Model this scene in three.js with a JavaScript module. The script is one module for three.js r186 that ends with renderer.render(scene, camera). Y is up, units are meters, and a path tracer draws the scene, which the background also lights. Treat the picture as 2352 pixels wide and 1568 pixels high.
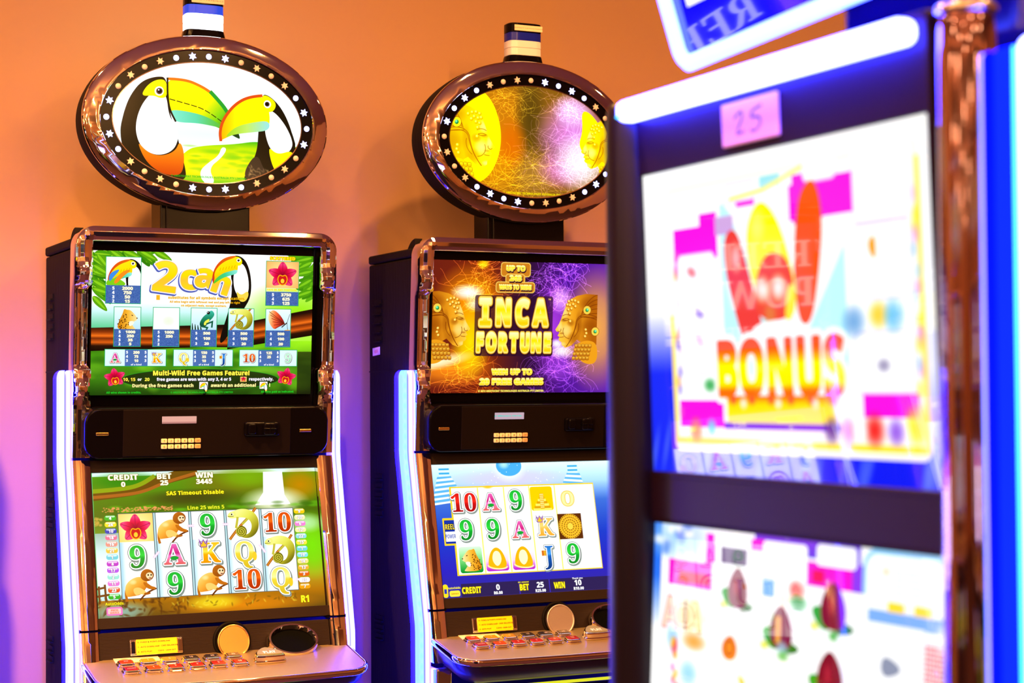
import * as THREE from 'three';
import { RoundedBoxGeometry } from 'three/addons/geometries/RoundedBoxGeometry.js';
import { mergeGeometries, toCreasedNormals } from 'three/addons/utils/BufferGeometryUtils.js';
import { RectAreaLightUniformsLib } from 'three/addons/lights/RectAreaLightUniformsLib.js';

// ---------------------------------------------------------------- camera, light, exposure
RectAreaLightUniformsLib.init();
const scene = new THREE.Scene();
scene.background = new THREE.Color(0x000000);
const camera = new THREE.PerspectiveCamera(2 * Math.atan(784 / 4154.4) * 180 / Math.PI, 2352 / 1568, 0.05, 60);
camera.position.set(0, 1.4, 0);
camera.rotation.set(0.0286, -0.447, -0.0065, 'YXZ');
camera.focus = 4.1;                     // the two machines by the wall are sharp, the near one is not
camera.userData.fStop = 4.6;
const renderer = new THREE.WebGLRenderer({ antialias: true });
renderer.toneMapping = THREE.LinearToneMapping;
renderer.toneMappingExposure = 1.0;
renderer.shadowMap.enabled = true;

const WALL_Z = -4.47, CEILING = 3.2;
const rgb = (r, g, b) => new THREE.Color().setRGB(r, g, b);
const WARM = rgb(1, 0.47, 0.14);       // colour of the ceiling lamps
// ceiling lamps: recessed ones along the row of machines [x, z, candela, half cone in degrees], globes on stems over the hall [x, z, candela]
const RECESSED = [[-1.3, -3.1, 14, 68], [0.33, -3.1, 48, 62], [1.96, -3.1, 13, 68], [3.59, -3.1, 9, 68]], GLOBES = [];
for (const x of [-3, -1.3, 0.33, 1.96]) for (const z of [-1.3, 0.6, 2.6]) GLOBES.push([x, z, 4]);
for (const x of [-10.5, -7.6, -5.2]) for (const z of [-2.4, 0.6, 3.6, 7]) GLOBES.push([x, z, 5]);
for (const x of [-2.4, 0.8, 4]) for (const z of [5.2, 8.2]) GLOBES.push([x, z, 5]);

// ---------------------------------------------------------------- helpers
let seedState = 7;
const rnd = () => { seedState = (seedState * 1664525 + 1013904223) >>> 0; return seedState / 4294967296; };
const reseed = (n) => { seedState = n >>> 0; };
const lerp = (a, b, t) => a + (b - a) * t, clamp = (x, a, b) => Math.min(b, Math.max(a, x));
const smooth = (a, b, x) => { const t = clamp((x - a) / (b - a), 0, 1); return t * t * (3 - 2 * t); };
const used = {};
function numbered(name) { const n = used[name] = (used[name] ?? -1) + 1; return n ? `${name}_${String(n).padStart(3, '0')}` : name; }
function tag(o, label, category, group) { o.userData.label = label; o.userData.category = category; if (group) o.userData.group = group; return o; }
function thing(name, label, category, [x, y, z], turn = 0, group) {
  const o = new THREE.Group(); o.name = numbered(name); o.position.set(x, y, z); o.rotation.y = turn; scene.add(o);
  return tag(o, label, category, group);
}
function mesh(name, geo, mat, parent) {
  const m = new THREE.Mesh(geo, mat); m.name = name; m.castShadow = true; m.receiveShadow = true;
  if (parent) parent.add(m);
  return m;
}
function struct(name, geo, mat, label) { const m = mesh(name, geo, mat, scene); m.userData.kind = 'structure'; m.userData.label = label; return m; }
const std = (o) => new THREE.MeshPhysicalMaterial(o);
const box = (w, h, d, x = 0, y = 0, z = 0) => new THREE.BoxGeometry(w, h, d).translate(x, y, z);
const rbox = (w, h, d, r, x = 0, y = 0, z = 0, seg = 3) => new RoundedBoxGeometry(w, h, d, seg, r).translate(x, y, z);
const flat = (list) => mergeGeometries(list.map((g) => { const q = g.index ? g.toNonIndexed() : g; for (const k of Object.keys(q.attributes)) if (!['position', 'normal', 'uv'].includes(k)) q.deleteAttribute(k); return q; }));
// rings of points (same count each) joined into one skin
function loft(rings, closed = true, caps = true, crease = 0) {
  const n = rings[0].length, pos = [], idx = [], uv = [];
  rings.forEach((r, i) => r.forEach((p, j) => { pos.push(p[0], p[1], p[2]); uv.push(j / n, i / rings.length); }));
  const m = closed ? n : n - 1;
  for (let i = 0; i + 1 < rings.length; i++) for (let j = 0; j < m; j++) {
    const a = i * n + j, b = i * n + (j + 1) % n, c = a + n, d = b + n;
    idx.push(a, b, d, a, d, c);
  }
  if (closed && caps) for (const i of [0, rings.length - 1]) {
    const k = pos.length / 3, c = [0, 0, 0]; rings[i].forEach((p) => { for (let q = 0; q < 3; q++) c[q] += p[q] / n; });
    pos.push(...c); uv.push(0, 0);
    for (let j = 0; j < n; j++) { const a = i * n + j, b = i * n + (j + 1) % n; if (i) idx.push(a, b, k); else idx.push(b, a, k); }
  }
  let g = new THREE.BufferGeometry();
  g.setAttribute('position', new THREE.Float32BufferAttribute(pos, 3)); g.setAttribute('uv', new THREE.Float32BufferAttribute(uv, 2));
  g.setIndex(idx); g.computeVertexNormals();
  if (crease) g = toCreasedNormals(g, crease);
  return g;
}
function rrShape(w, h, r, cx = 0, cy = 0) {
  const s = new THREE.Shape(), x = cx - w / 2, y = cy - h / 2;
  s.moveTo(x + r, y); s.lineTo(x + w - r, y); s.absarc(x + w - r, y + r, r, -Math.PI / 2, 0); s.lineTo(x + w, y + h - r); s.absarc(x + w - r, y + h - r, r, 0, Math.PI / 2);
  s.lineTo(x + r, y + h); s.absarc(x + r, y + h - r, r, Math.PI / 2, Math.PI); s.lineTo(x, y + r); s.absarc(x + r, y + r, r, Math.PI, Math.PI * 1.5);
  return s;
}
function ext(shape, depth, bevel = 0, z = 0, seg = 3) {
  const g = new THREE.ExtrudeGeometry(shape, { depth: depth - 2 * bevel, bevelEnabled: bevel > 0, bevelThickness: bevel, bevelSize: bevel, bevelOffset: -bevel, bevelSegments: seg, curveSegments: 14 });
  return g.translate(0, 0, z + bevel);
}
function canvas(w, h, draw) {
  const c = document.createElement('canvas'); c.width = w; c.height = h;
  const x = c.getContext('2d'); draw(x, w, h);
  const t = new THREE.CanvasTexture(c); t.colorSpace = THREE.SRGBColorSpace; t.magFilter = THREE.LinearFilter; t.wrapS = t.wrapT = THREE.ClampToEdgeWrapping;
  return t;
}
// planar uv from x,y over a w by h rectangle round the origin
function planarUV(g, w, h, cell = [0, 0, 1, 1], cx = 0, cy = 0) {
  const p = g.attributes.position, uv = new Float32Array(p.count * 2);
  for (let i = 0; i < p.count; i++) { uv[2 * i] = cell[0] + clamp((p.getX(i) - cx) / w + 0.5, 0.01, 0.99) * cell[2]; uv[2 * i + 1] = cell[1] + clamp((p.getY(i) - cy) / h + 0.5, 0.01, 0.99) * cell[3]; }
  g.setAttribute('uv', new THREE.BufferAttribute(uv, 2)); return g;
}
// a plane tilted about x: origin at (0, y0, z0); local x, v up along the plane, w out of it
const tilted = (y0, z0, a) => new THREE.Matrix4().makeRotationX(a).setPosition(0, y0, z0);
const screenMat = (tex, k = 1.1, extra = {}) => std({ color: 0x050505, roughness: 0.12, specularIntensity: 0.25, emissive: 0xffffff, emissiveMap: tex, emissiveIntensity: k, ...extra });
const glowMat = (r, g, b, k = 1, extra = {}) => std({ color: rgb(0.04, 0.04, 0.06), roughness: 0.35, specularIntensity: 0.5, emissive: rgb(r, g, b), emissiveIntensity: k, ...extra });
function areaLight(parent, w, h, color, k, x, y, z, tilt = 0) {
  const l = new THREE.RectAreaLight(color, k, w, h); l.position.set(x, y, z); l.rotation.set(0, Math.PI, 0); l.rotation.order = 'XYZ';
  l.rotation.set(tilt, Math.PI, 0); parent.add(l); return l;
}
// ---------------------------------------------------------------- prints and screens
const T = (x, s, px, py, size, fill, o = {}) => {
  x.save(); x.font = `${o.style ?? 'bold'} ${size}px ${o.font ?? 'sans-serif'}`; x.textAlign = o.align ?? 'center'; x.textBaseline = 'middle'; x.translate(px, py);
  if (o.rot) x.rotate(o.rot); x.scale(o.sx ?? 1, o.sy ?? 1); x.lineJoin = 'round';
  for (const [col, lw] of o.lines ?? []) { x.strokeStyle = col; x.lineWidth = lw; x.strokeText(s, 0, 0); }
  x.fillStyle = fill; x.fillText(s, 0, 0); if (o.fat) { x.strokeStyle = fill; x.lineWidth = o.fat; x.strokeText(s, 0, 0); } x.restore();
};
const grad = (x, x0, y0, x1, y1, stops) => { const g = x.createLinearGradient(x0, y0, x1, y1); stops.forEach(([t, c]) => g.addColorStop(t, c)); return g; };
const radial = (x, cx, cy, r, stops) => { const g = x.createRadialGradient(cx, cy, 0, cx, cy, r); stops.forEach(([t, c]) => g.addColorStop(t, c)); return g; };
const blob = (x, cx, cy, rx, ry, col, soft = true, rot = 0) => { x.save(); x.translate(cx, cy); x.rotate(rot); x.scale(rx, ry); x.fillStyle = soft ? radial(x, 0, 0, 1, [[0, col], [0.55, col], [1, 'rgba(0,0,0,0)']]) : col; if (soft) { const m = /rgba?\(([^)]+)\)/.exec(col); if (m) { const p = m[1].split(',').map(Number); x.fillStyle = radial(x, 0, 0, 1, [[0, col], [0.45, `rgba(${p[0]},${p[1]},${p[2]},${(p[3] ?? 1) * 0.75})`], [1, `rgba(${p[0]},${p[1]},${p[2]},0)`]]); } } x.beginPath(); x.arc(0, 0, 1, 0, 7); x.fill(); x.restore(); };
// smooth closed or open path through points
function path(x, pts, close = true) {
  x.beginPath(); const n = pts.length;
  if (!close) { x.moveTo(...pts[0]); for (let i = 1; i < n - 1; i++) x.quadraticCurveTo(pts[i][0], pts[i][1], (pts[i][0] + pts[i + 1][0]) / 2, (pts[i][1] + pts[i + 1][1]) / 2); x.lineTo(...pts[n - 1]); return; }
  const mid = (a, b) => [(a[0] + b[0]) / 2, (a[1] + b[1]) / 2];
  x.moveTo(...mid(pts[n - 1], pts[0])); for (let i = 0; i < n; i++) x.quadraticCurveTo(pts[i][0], pts[i][1], ...mid(pts[i], pts[(i + 1) % n])); x.closePath();
}
const poly = (x, pts) => { x.beginPath(); pts.forEach((p, i) => (i ? x.lineTo(...p) : x.moveTo(...p))); x.closePath(); };
const fillP = (x, pts, f) => { path(x, pts); x.fillStyle = f; x.fill(); };
const rrect = (x, a, b, w, h, r) => { x.beginPath(); x.roundRect(a, b, w, h, r); };
// a toucan facing left; bill tip near (0,150), eye near (150,28); about 240 wide
function toucanLeft(x, sc, px, py, flip = 1, body = true) {
  x.save(); x.translate(px, py); x.scale(sc * flip, sc);
  if (body) {
    fillP(x, [[110, 10], [150, -6], [200, 20], [232, 90], [245, 190], [235, 270], [200, 330], [120, 480], [60, 560], [50, 520], [95, 380], [118, 280], [122, 190], [112, 110]], '#0c0a06');
    fillP(x, [[130, 110], [165, 40], [200, 60], [225, 140], [228, 220], [205, 262], [165, 258], [140, 220], [130, 170]], '#ffffff');
    fillP(x, [[146, 215], [180, 250], [222, 215], [228, 250], [205, 290], [165, 285]], '#f2d24a');
    fillP(x, [[118, 20], [150, 0], [185, 24], [178, 60], [150, 62], [122, 56]], '#f4e400');
  }
  // bill
  fillP(x, [[150, 2], [110, 4], [60, 24], [20, 70], [0, 130], [6, 176], [24, 168], [60, 140], [110, 122], [152, 108], [158, 60]], grad(x, 0, 20, 40, 150, [[0, '#ffe11a'], [0.6, '#ffdc00'], [1, '#e8b800']]));
  fillP(x, [[16, 150], [60, 112], [110, 96], [156, 84], [152, 112], [110, 124], [60, 142], [22, 170], [4, 182]], grad(x, 10, 170, 150, 90, [[0, '#58c21c'], [0.5, '#36c78a'], [1, '#8fe6da']]));
  fillP(x, [[150, 0], [110, 2], [58, 22], [16, 70], [-4, 132], [4, 184], [14, 150], [10, 110], [36, 66], [80, 32], [130, 14]], grad(x, 150, 0, 0, 180, [[0, '#e66a10'], [0.6, '#d94a08'], [1, '#c8321a']]));
  x.strokeStyle = 'rgba(210,130,0,.8)'; x.lineWidth = 3; for (let i = 0; i < 6; i++) { x.beginPath(); x.moveTo(44 + i * 18, 96 - i * 4); x.lineTo(50 + i * 18, 78 - i * 4); x.stroke(); }
  x.fillStyle = '#fff'; x.beginPath(); x.ellipse(160, 28, 13, 12, 0, 0, 7); x.fill(); x.fillStyle = '#4a3020'; x.beginPath(); x.arc(159, 28, 7.5, 0, 7); x.fill(); x.fillStyle = '#000'; x.beginPath(); x.arc(159, 28, 4.5, 0, 7); x.fill(); x.fillStyle = '#fff'; x.beginPath(); x.arc(157, 25, 2, 0, 7); x.fill();
  x.restore();
}
function orchid(x, cx, cy, r, rot = 0) {
  x.save(); x.translate(cx, cy); x.rotate(rot); x.scale(r / 100, r / 100);
  for (const [a, l, w] of [[-90, 100, 36], [-20, 108, 34], [200, 108, 34], [45, 98, 36], [135, 98, 36]]) {
    x.save(); x.rotate(a * Math.PI / 180);
    fillP(x, [[0, -6], [l * 0.3, -w], [l * 0.65, -w * 0.8], [l, 0], [l * 0.65, w * 0.8], [l * 0.3, w], [0, 6]], grad(x, 0, 0, l, 0, [[0, '#8c0020'], [0.4, '#d8063c'], [0.75, '#f0407c'], [1, '#c8104c']]));
    x.strokeStyle = '#a00038'; x.lineWidth = 3; x.beginPath(); x.moveTo(8, 0); x.lineTo(l * 0.85, 0); x.stroke(); x.restore();
  }
  fillP(x, [[-34, 22], [-20, -6], [0, 6], [20, -6], [34, 22], [24, 54], [0, 66], [-24, 54]], '#c81818');
  x.strokeStyle = '#ffb000'; x.lineWidth = 6; x.stroke(); fillP(x, [[-14, 30], [0, 18], [14, 30], [10, 52], [-10, 52]], '#ffc830'); x.restore();
}
function nine(x, cx, cy, s, col = ['#0aa02a', '#2ad03a', '#067018'], t = '9') {
  T(x, t, cx + s * 0.03, cy + s * 0.04, s, '#9aa8a0', { font: 'serif', lines: [['#8a968e', s * 0.13]] });
  T(x, t, cx, cy, s, grad(x, 0, -s / 2, 0, s / 2, [[0, col[0]], [0.45, col[1]], [0.55, col[0]], [1, col[2]]]), { font: 'serif', lines: [['#5a6a60', s * 0.13], ['#ffffff', s * 0.09]], fat: s * 0.012 });
}
const ten = (x, cx, cy, s) => nine(x, cx, cy, s, ['#c83a00', '#f06a10', '#a02800'], '10');
const redTen = (x, cx, cy, s) => nine(x, cx, cy, s, ['#c01010', '#f02a18', '#900808'], '10');
function ace(x, cx, cy, s) { nine(x, cx, cy, s, ['#f080c8', '#c8207a', '#d04a18'], 'A'); fillP(x, [[cx - s * 0.2, cy + s * 0.12], [cx, cy + s * 0.03], [cx + s * 0.2, cy + s * 0.12], [cx, cy + s * 0.22]], '#10a030'); }
function king(x, cx, cy, s, pale) { nine(x, cx, cy, s, pale ? ['#ffb84a', '#ffd070', '#f09a20'] : ['#f0a800', '#ffe04a', '#e08800'], 'K'); const a = cx - s * 0.22, b = cy - s * 0.34; poly(x, [[a - s * .14, b - s * .12], [a - s * .07, b], [a, b - s * .14], [a + s * .07, b], [a + s * .14, b - s * .12], [a + s * .1, b + s * .12], [a - s * .1, b + s * .12]]); x.fillStyle = '#f0c020'; x.fill(); x.strokeStyle = '#8a4aa8'; x.lineWidth = s * .03; x.stroke(); }
function queen(x, cx, cy, s) { nine(x, cx, cy, s, ['#e8d23a', '#fff29a', '#d8b820'], 'Q'); blob(x, cx + s * .36, cy + s * .16, s * .08, s * .16, 'rgba(240,200,40,1)', false); }
function jack(x, cx, cy, s) { nine(x, cx, cy, s, ['#1058b0', '#3a98e8', '#083a80'], 'J'); x.fillStyle = '#e0a020'; x.fillRect(cx - s * .34, cy - s * .2, s * .2, s * .22); x.fillStyle = '#c03020'; x.fillRect(cx - s * .3, cy - s * .2, s * .04, s * .22); }
function monkey(x, cx, cy, s) {
  x.save(); x.translate(cx, cy); x.scale(s / 100, s / 100); const g = grad(x, -60, -50, 40, 70, [[0, '#ffd880'], [0.35, '#f4b040'], [0.7, '#d8801a'], [1, '#8a4208']]);
  x.strokeStyle = '#6a3208'; x.lineWidth = 10; x.beginPath(); x.moveTo(100, 24); x.quadraticCurveTo(50, 40, 20, 66); x.lineTo(-4, 92); x.stroke();
  x.strokeStyle = '#b8640c'; x.lineWidth = 15; x.beginPath(); x.moveTo(-80, 96); x.quadraticCurveTo(-96, 40, -72, 0); x.stroke();
  fillP(x, [[-86, 70], [-92, 10], [-70, -26], [-28, -50], [14, -52], [44, -30], [48, 4], [30, 30], [14, 50], [-10, 62], [-50, 66]], g);
  fillP(x, [[16, -20], [44, -14], [70, 10], [96, 16], [94, 30], [64, 30], [34, 16]], '#c06a10'); fillP(x, [[-46, 20], [-10, 10], [24, 30], [44, 52], [30, 64], [0, 52], [-30, 66]], '#f8c868'); fillP(x, [[20, 48], [60, 44], [66, 56], [24, 64]], '#a8580c');
  fillP(x, [[4, -50], [14, -84], [44, -100], [78, -88], [92, -62], [80, -34], [52, -20], [22, -26]], grad(x, 0, -100, 60, -20, [[0, '#c87014'], [1, '#8a4408']])); fillP(x, [[36, -58], [50, -76], [76, -74], [84, -54], [70, -34], [50, -34]], '#f8dca8'); fillP(x, [[52, -50], [74, -50], [74, -34], [58, -30]], '#f0b890');
  x.fillStyle = '#2a1608'; for (const q of [54, 72]) { x.beginPath(); x.arc(q, -60, 5, 0, 7); x.fill(); } x.beginPath(); x.ellipse(66, -40, 8, 2.5, .1, 0, 7); x.fill(); blob(x, -40, -20, 26, 18, 'rgba(255,230,160,.8)'); x.restore();
}
function chameleon(x, cx, cy, s) {
  x.save(); x.translate(cx, cy); x.scale(s / 100, s / 100); x.strokeStyle = '#a85a10'; x.lineWidth = 17; path(x, [[-94, 100], [-60, 56], [0, -6], [50, -50], [88, -100]], false); x.stroke(); x.strokeStyle = '#e09030'; x.lineWidth = 5; x.stroke();
  const g = grad(x, -60, -60, 80, 80, [[0, '#f0f090'], [0.4, '#dcdc50'], [0.75, '#a8a020'], [1, '#5a5408']]);
  fillP(x, [[-100, -50], [-80, -74], [-40, -92], [10, -98], [64, -82], [98, -40], [104, 10], [88, 60], [50, 92], [6, 96], [-22, 84], [-10, 70], [24, 72], [48, 48], [56, 8], [40, -26], [0, -42], [-50, -36], [-84, -34]], g);
  fillP(x, [[-104, -52], [-84, -78], [-52, -84], [-40, -60], [-54, -40], [-88, -38]], '#e8e87a'); x.strokeStyle = '#7a7410'; x.lineWidth = 4; x.beginPath(); x.moveTo(-98, -48); x.lineTo(-60, -50); x.stroke();
  x.strokeStyle = '#c0b838'; x.lineWidth = 15; for (const q of [[-34, -44, -40, -6, -50, 28], [30, -30, 10, -10, -8, 4]]) { x.beginPath(); x.moveTo(q[0], q[1]); x.quadraticCurveTo(q[2], q[3], q[4], q[5]); x.stroke(); }
  x.fillStyle = '#6a6408'; x.beginPath(); x.arc(-16, 50, 36, 0, 7); x.fill(); x.strokeStyle = '#c8c040'; x.lineWidth = 6; x.beginPath(); for (let a = 0; a < 17; a += .2) x.lineTo(-16 + Math.cos(a) * (2 + a * 1.9), 50 + Math.sin(a) * (2 + a * 1.9)); x.stroke();
  x.fillStyle = '#ffffc0'; x.beginPath(); x.arc(-70, -62, 10, 0, 7); x.fill(); x.fillStyle = '#000'; x.beginPath(); x.arc(-72, -62, 5, 0, 7); x.fill(); x.restore();
}
function leopard(x, cx, cy, s, flip = 1) {
  x.save(); x.translate(cx, cy); x.scale(flip * s / 100, s / 100);
  fillP(x, [[-90, 100], [-70, 20], [-40, -40], [-30, -86], [-6, -74], [20, -76], [50, -50], [84, -6], [80, 14], [50, 26], [36, 50], [60, 80], [80, 100]], grad(x, -80, 0, 80, 0, [[0, '#c87808'], [.5, '#f0b030'], [1, '#ffe0a0']]));
  fillP(x, [[20, 20], [60, 22], [50, 50], [20, 70], [10, 40]], '#fff4d8'); x.fillStyle = '#4a2404'; reseed(11); for (let i = 0; i < 46; i++) { const a = -86 + rnd() * 100, b = -50 + rnd() * 140; if (a < -70 + (100 - b) * .3 && b < 0) continue; x.beginPath(); x.ellipse(a, b, 5, 4, rnd() * 3, 0, 7); x.fill(); }
  x.beginPath(); x.ellipse(40, -28, 8, 4, .4, 0, 7); x.fill(); x.beginPath(); x.ellipse(80, -4, 6, 5, 0, 0, 7); x.fill(); x.restore();
}
function frog(x, cx, cy, s) { x.save(); x.translate(cx, cy); x.scale(s / 100, s / 100);
  for (let i = 0; i < 4; i++) fillP(x, [[-100 + i * 24, 100], [-96 + i * 22, 10 + i * 10], [-84 + i * 24, 100]], '#0a2a10');
  fillP(x, [[-40, 40], [-10, -20], [30, -50], [60, -80], [88, -50], [80, -20], [40, 20], [20, 60], [-20, 70]], grad(x, 0, -70, 0, 70, [[0, '#3ab8a0'], [.5, '#108058'], [1, '#063a28']])); fillP(x, [[0, 20], [50, -10], [40, 30], [0, 60]], '#e8e850');
  x.strokeStyle = '#0c5a40'; x.lineWidth = 13; x.beginPath(); x.moveTo(20, 40); x.lineTo(70, 20); x.lineTo(66, 70); x.moveTo(-20, 60); x.lineTo(30, 70); x.lineTo(20, 92); x.stroke(); x.fillStyle = '#0a0a0a'; x.beginPath(); x.arc(36, -54, 13, 0, 7); x.fill(); x.fillStyle = '#fff'; x.beginPath(); x.arc(32, -58, 4, 0, 7); x.fill(); x.restore(); }
function butterfly(x, cx, cy, s) { x.save(); x.translate(cx, cy); x.scale(s / 100, s / 100);
  fillP(x, [[60, 30], [20, -40], [-40, -90], [-80, -60], [-84, 0], [-60, 50], [-30, 80], [0, 60], [40, 40]], grad(x, -80, 0, 60, 20, [[0, '#ffd890'], [.4, '#f06030'], [.8, '#a01818'], [1, '#501010']]));
  x.strokeStyle = '#6a1a08'; x.lineWidth = 4; for (let i = 0; i < 6; i++) { x.beginPath(); x.moveTo(56, 30); x.lineTo(-76 + i * 10, -70 + i * 28); x.stroke(); } x.strokeStyle = '#2a1408'; x.lineWidth = 8; x.beginPath(); x.moveTo(30, 60); x.lineTo(74, 22); x.stroke(); x.lineWidth = 3; x.beginPath(); x.moveTo(74, 22); x.lineTo(96, -50); x.moveTo(74, 22); x.lineTo(80, 80); x.stroke(); blob(x, 80, 100, 40, 20, 'rgba(250,170,30,1)', false); x.restore(); }
const wisps = (x, n, cx, cy, sx, sy, col, lw = 2) => { x.save(); x.globalCompositeOperation = 'lighter'; x.strokeStyle = col; x.lineWidth = lw; for (let i = 0; i < n; i++) { let a = cx + (rnd() - .5) * sx, b = cy + (rnd() - .5) * sy, d = rnd() * 7; x.beginPath(); x.moveTo(a, b); const turn = (rnd() - .5) * .5; for (let k = 0; k < 14; k++) { d += turn + (rnd() - .5) * .6; a += Math.cos(d) * sx * .05; b += Math.sin(d) * sy * .05; x.lineTo(a, b); } x.stroke(); } x.restore(); };
function goldFace(x, px, py, s, flip = 1, bright = 0) {   // a carved golden head in profile, looking right
  x.save(); x.translate(px, py); x.scale(flip * s, s);
  const A = bright ? ['#e8b800', '#ffe400', '#ffff10'] : ['#b05c06', '#e89a18', '#ffd048'], ink = bright ? 'rgba(190,110,0,.8)' : 'rgba(120,50,0,.75)', pale = bright ? 'rgba(255,255,150,.8)' : 'rgba(255,226,140,.75)', deep = bright ? 'rgba(220,150,0,.6)' : 'rgba(140,64,0,.55)';
  const skin = [[-300, -190], [-200, -196], [-120, -180], [-60, -150], [-24, -100], [-6, -56], [6, -26], [14, 0], [30, 36], [50, 66], [62, 84], [52, 98], [28, 104], [34, 120], [42, 130], [24, 142], [34, 156], [24, 172], [8, 180], [4, 204], [-30, 224], [-80, 206], [-130, 160], [-200, 200], [-300, 200]];
  x.save(); poly(x, skin); x.fillStyle = grad(x, -260, 0, 60, 0, [[0, A[0]], [.5, A[1]], [1, A[2]]]); x.fill(); x.clip();
  blob(x, -30, 90, 60, 60, pale); blob(x, 24, 60, 26, 50, pale); blob(x, -16, -50, 40, 50, pale); blob(x, 0, 196, 40, 22, pale); blob(x, -70, 30, 40, 34, deep); blob(x, -10, 12, 34, 16, deep); blob(x, -100, 150, 60, 60, deep); blob(x, 6, 112, 26, 10, deep); blob(x, -140, 40, 34, 110, deep); blob(x, -240, 60, 90, 70, deep); blob(x, -220, -120, 90, 60, deep);
  x.strokeStyle = ink; x.lineWidth = 6;
  for (let i = 0; i < 6; i++) { x.beginPath(); x.moveTo(-310, -190 + i * 36); x.quadraticCurveTo(-230, -180 + i * 34, -170 + i * 4, -60 + i * 8); x.stroke(); }
  for (const o of [0, 22]) { x.beginPath(); x.moveTo(-300, -16 + o); x.quadraticCurveTo(-150, -70 + o, -116 - o * .4, 20); x.quadraticCurveTo(-104, 130, -36, 214); x.stroke(); }
  x.lineWidth = 5; x.beginPath(); x.moveTo(-56, 4); x.quadraticCurveTo(-26, -12, 2, 6); x.quadraticCurveTo(-26, 20, -56, 4); x.stroke(); x.beginPath(); x.moveTo(-64, -24); x.quadraticCurveTo(-30, -44, 4, -22); x.stroke(); x.beginPath(); x.moveTo(-14, 138); x.quadraticCurveTo(10, 146, 36, 141); x.stroke(); x.beginPath(); x.arc(-60, 96, 56, -.5, 1.6); x.stroke(); x.beginPath(); x.arc(30, 84, 16, .6, 3.6); x.stroke(); x.beginPath(); x.arc(-40, 60, 100, 2.2, 3.4); x.stroke(); x.restore();
  fillP(x, [[-310, 190], [-220, 160], [-130, 190], [-100, 230], [-110, 270], [-190, 350], [-310, 350]], A[1]);
  for (let i = 0; i < 5; i++) for (let k = 0; k < 4; k++) { rrect(x, -256 + i * 30 + k * 7, 196 + k * 32, 27, 27, 7); x.fillStyle = grad(x, 0, 196 + k * 32, 0, 223 + k * 32, [[0, A[2]], [1, A[0]]]); x.fill(); x.strokeStyle = ink; x.lineWidth = 3; x.stroke(); }
  for (const [a, b] of [[-128, -128], [-100, -140], [-72, -144], [-46, -134], [-84, -112], [-56, -104], [-34, -108], [-104, -96], [-70, -78], [-44, -70], [-58, -40], [-62, 20], [-200, 84], [-206, 112], [-196, 136]]) { x.fillStyle = radial(x, a - 3, b - 4, 14, [[0, '#fff6c0'], [.5, A[2]], [1, A[0]]]); x.beginPath(); x.arc(a, b, 13, 0, 7); x.fill(); }
  for (const [a, b] of [[-210, -70], [-286, 96]]) { x.fillStyle = A[2]; x.beginPath(); x.arc(a, b, 34, 0, 7); x.fill(); x.strokeStyle = ink; x.lineWidth = 4; x.stroke(); x.fillStyle = radial(x, a - 4, b - 5, 18, [[0, '#b8ffd8'], [.6, '#28c070'], [1, '#0a6a30']]); x.beginPath(); x.arc(a, b, 15, 0, 7); x.fill(); } x.restore();
}
const leaf = (x, px, py, l, w, rot, col) => { x.save(); x.translate(px, py); x.rotate(rot); fillP(x, [[0, 0], [l * .3, -w], [l, 0], [l * .3, w]], col); x.restore(); };

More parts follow.
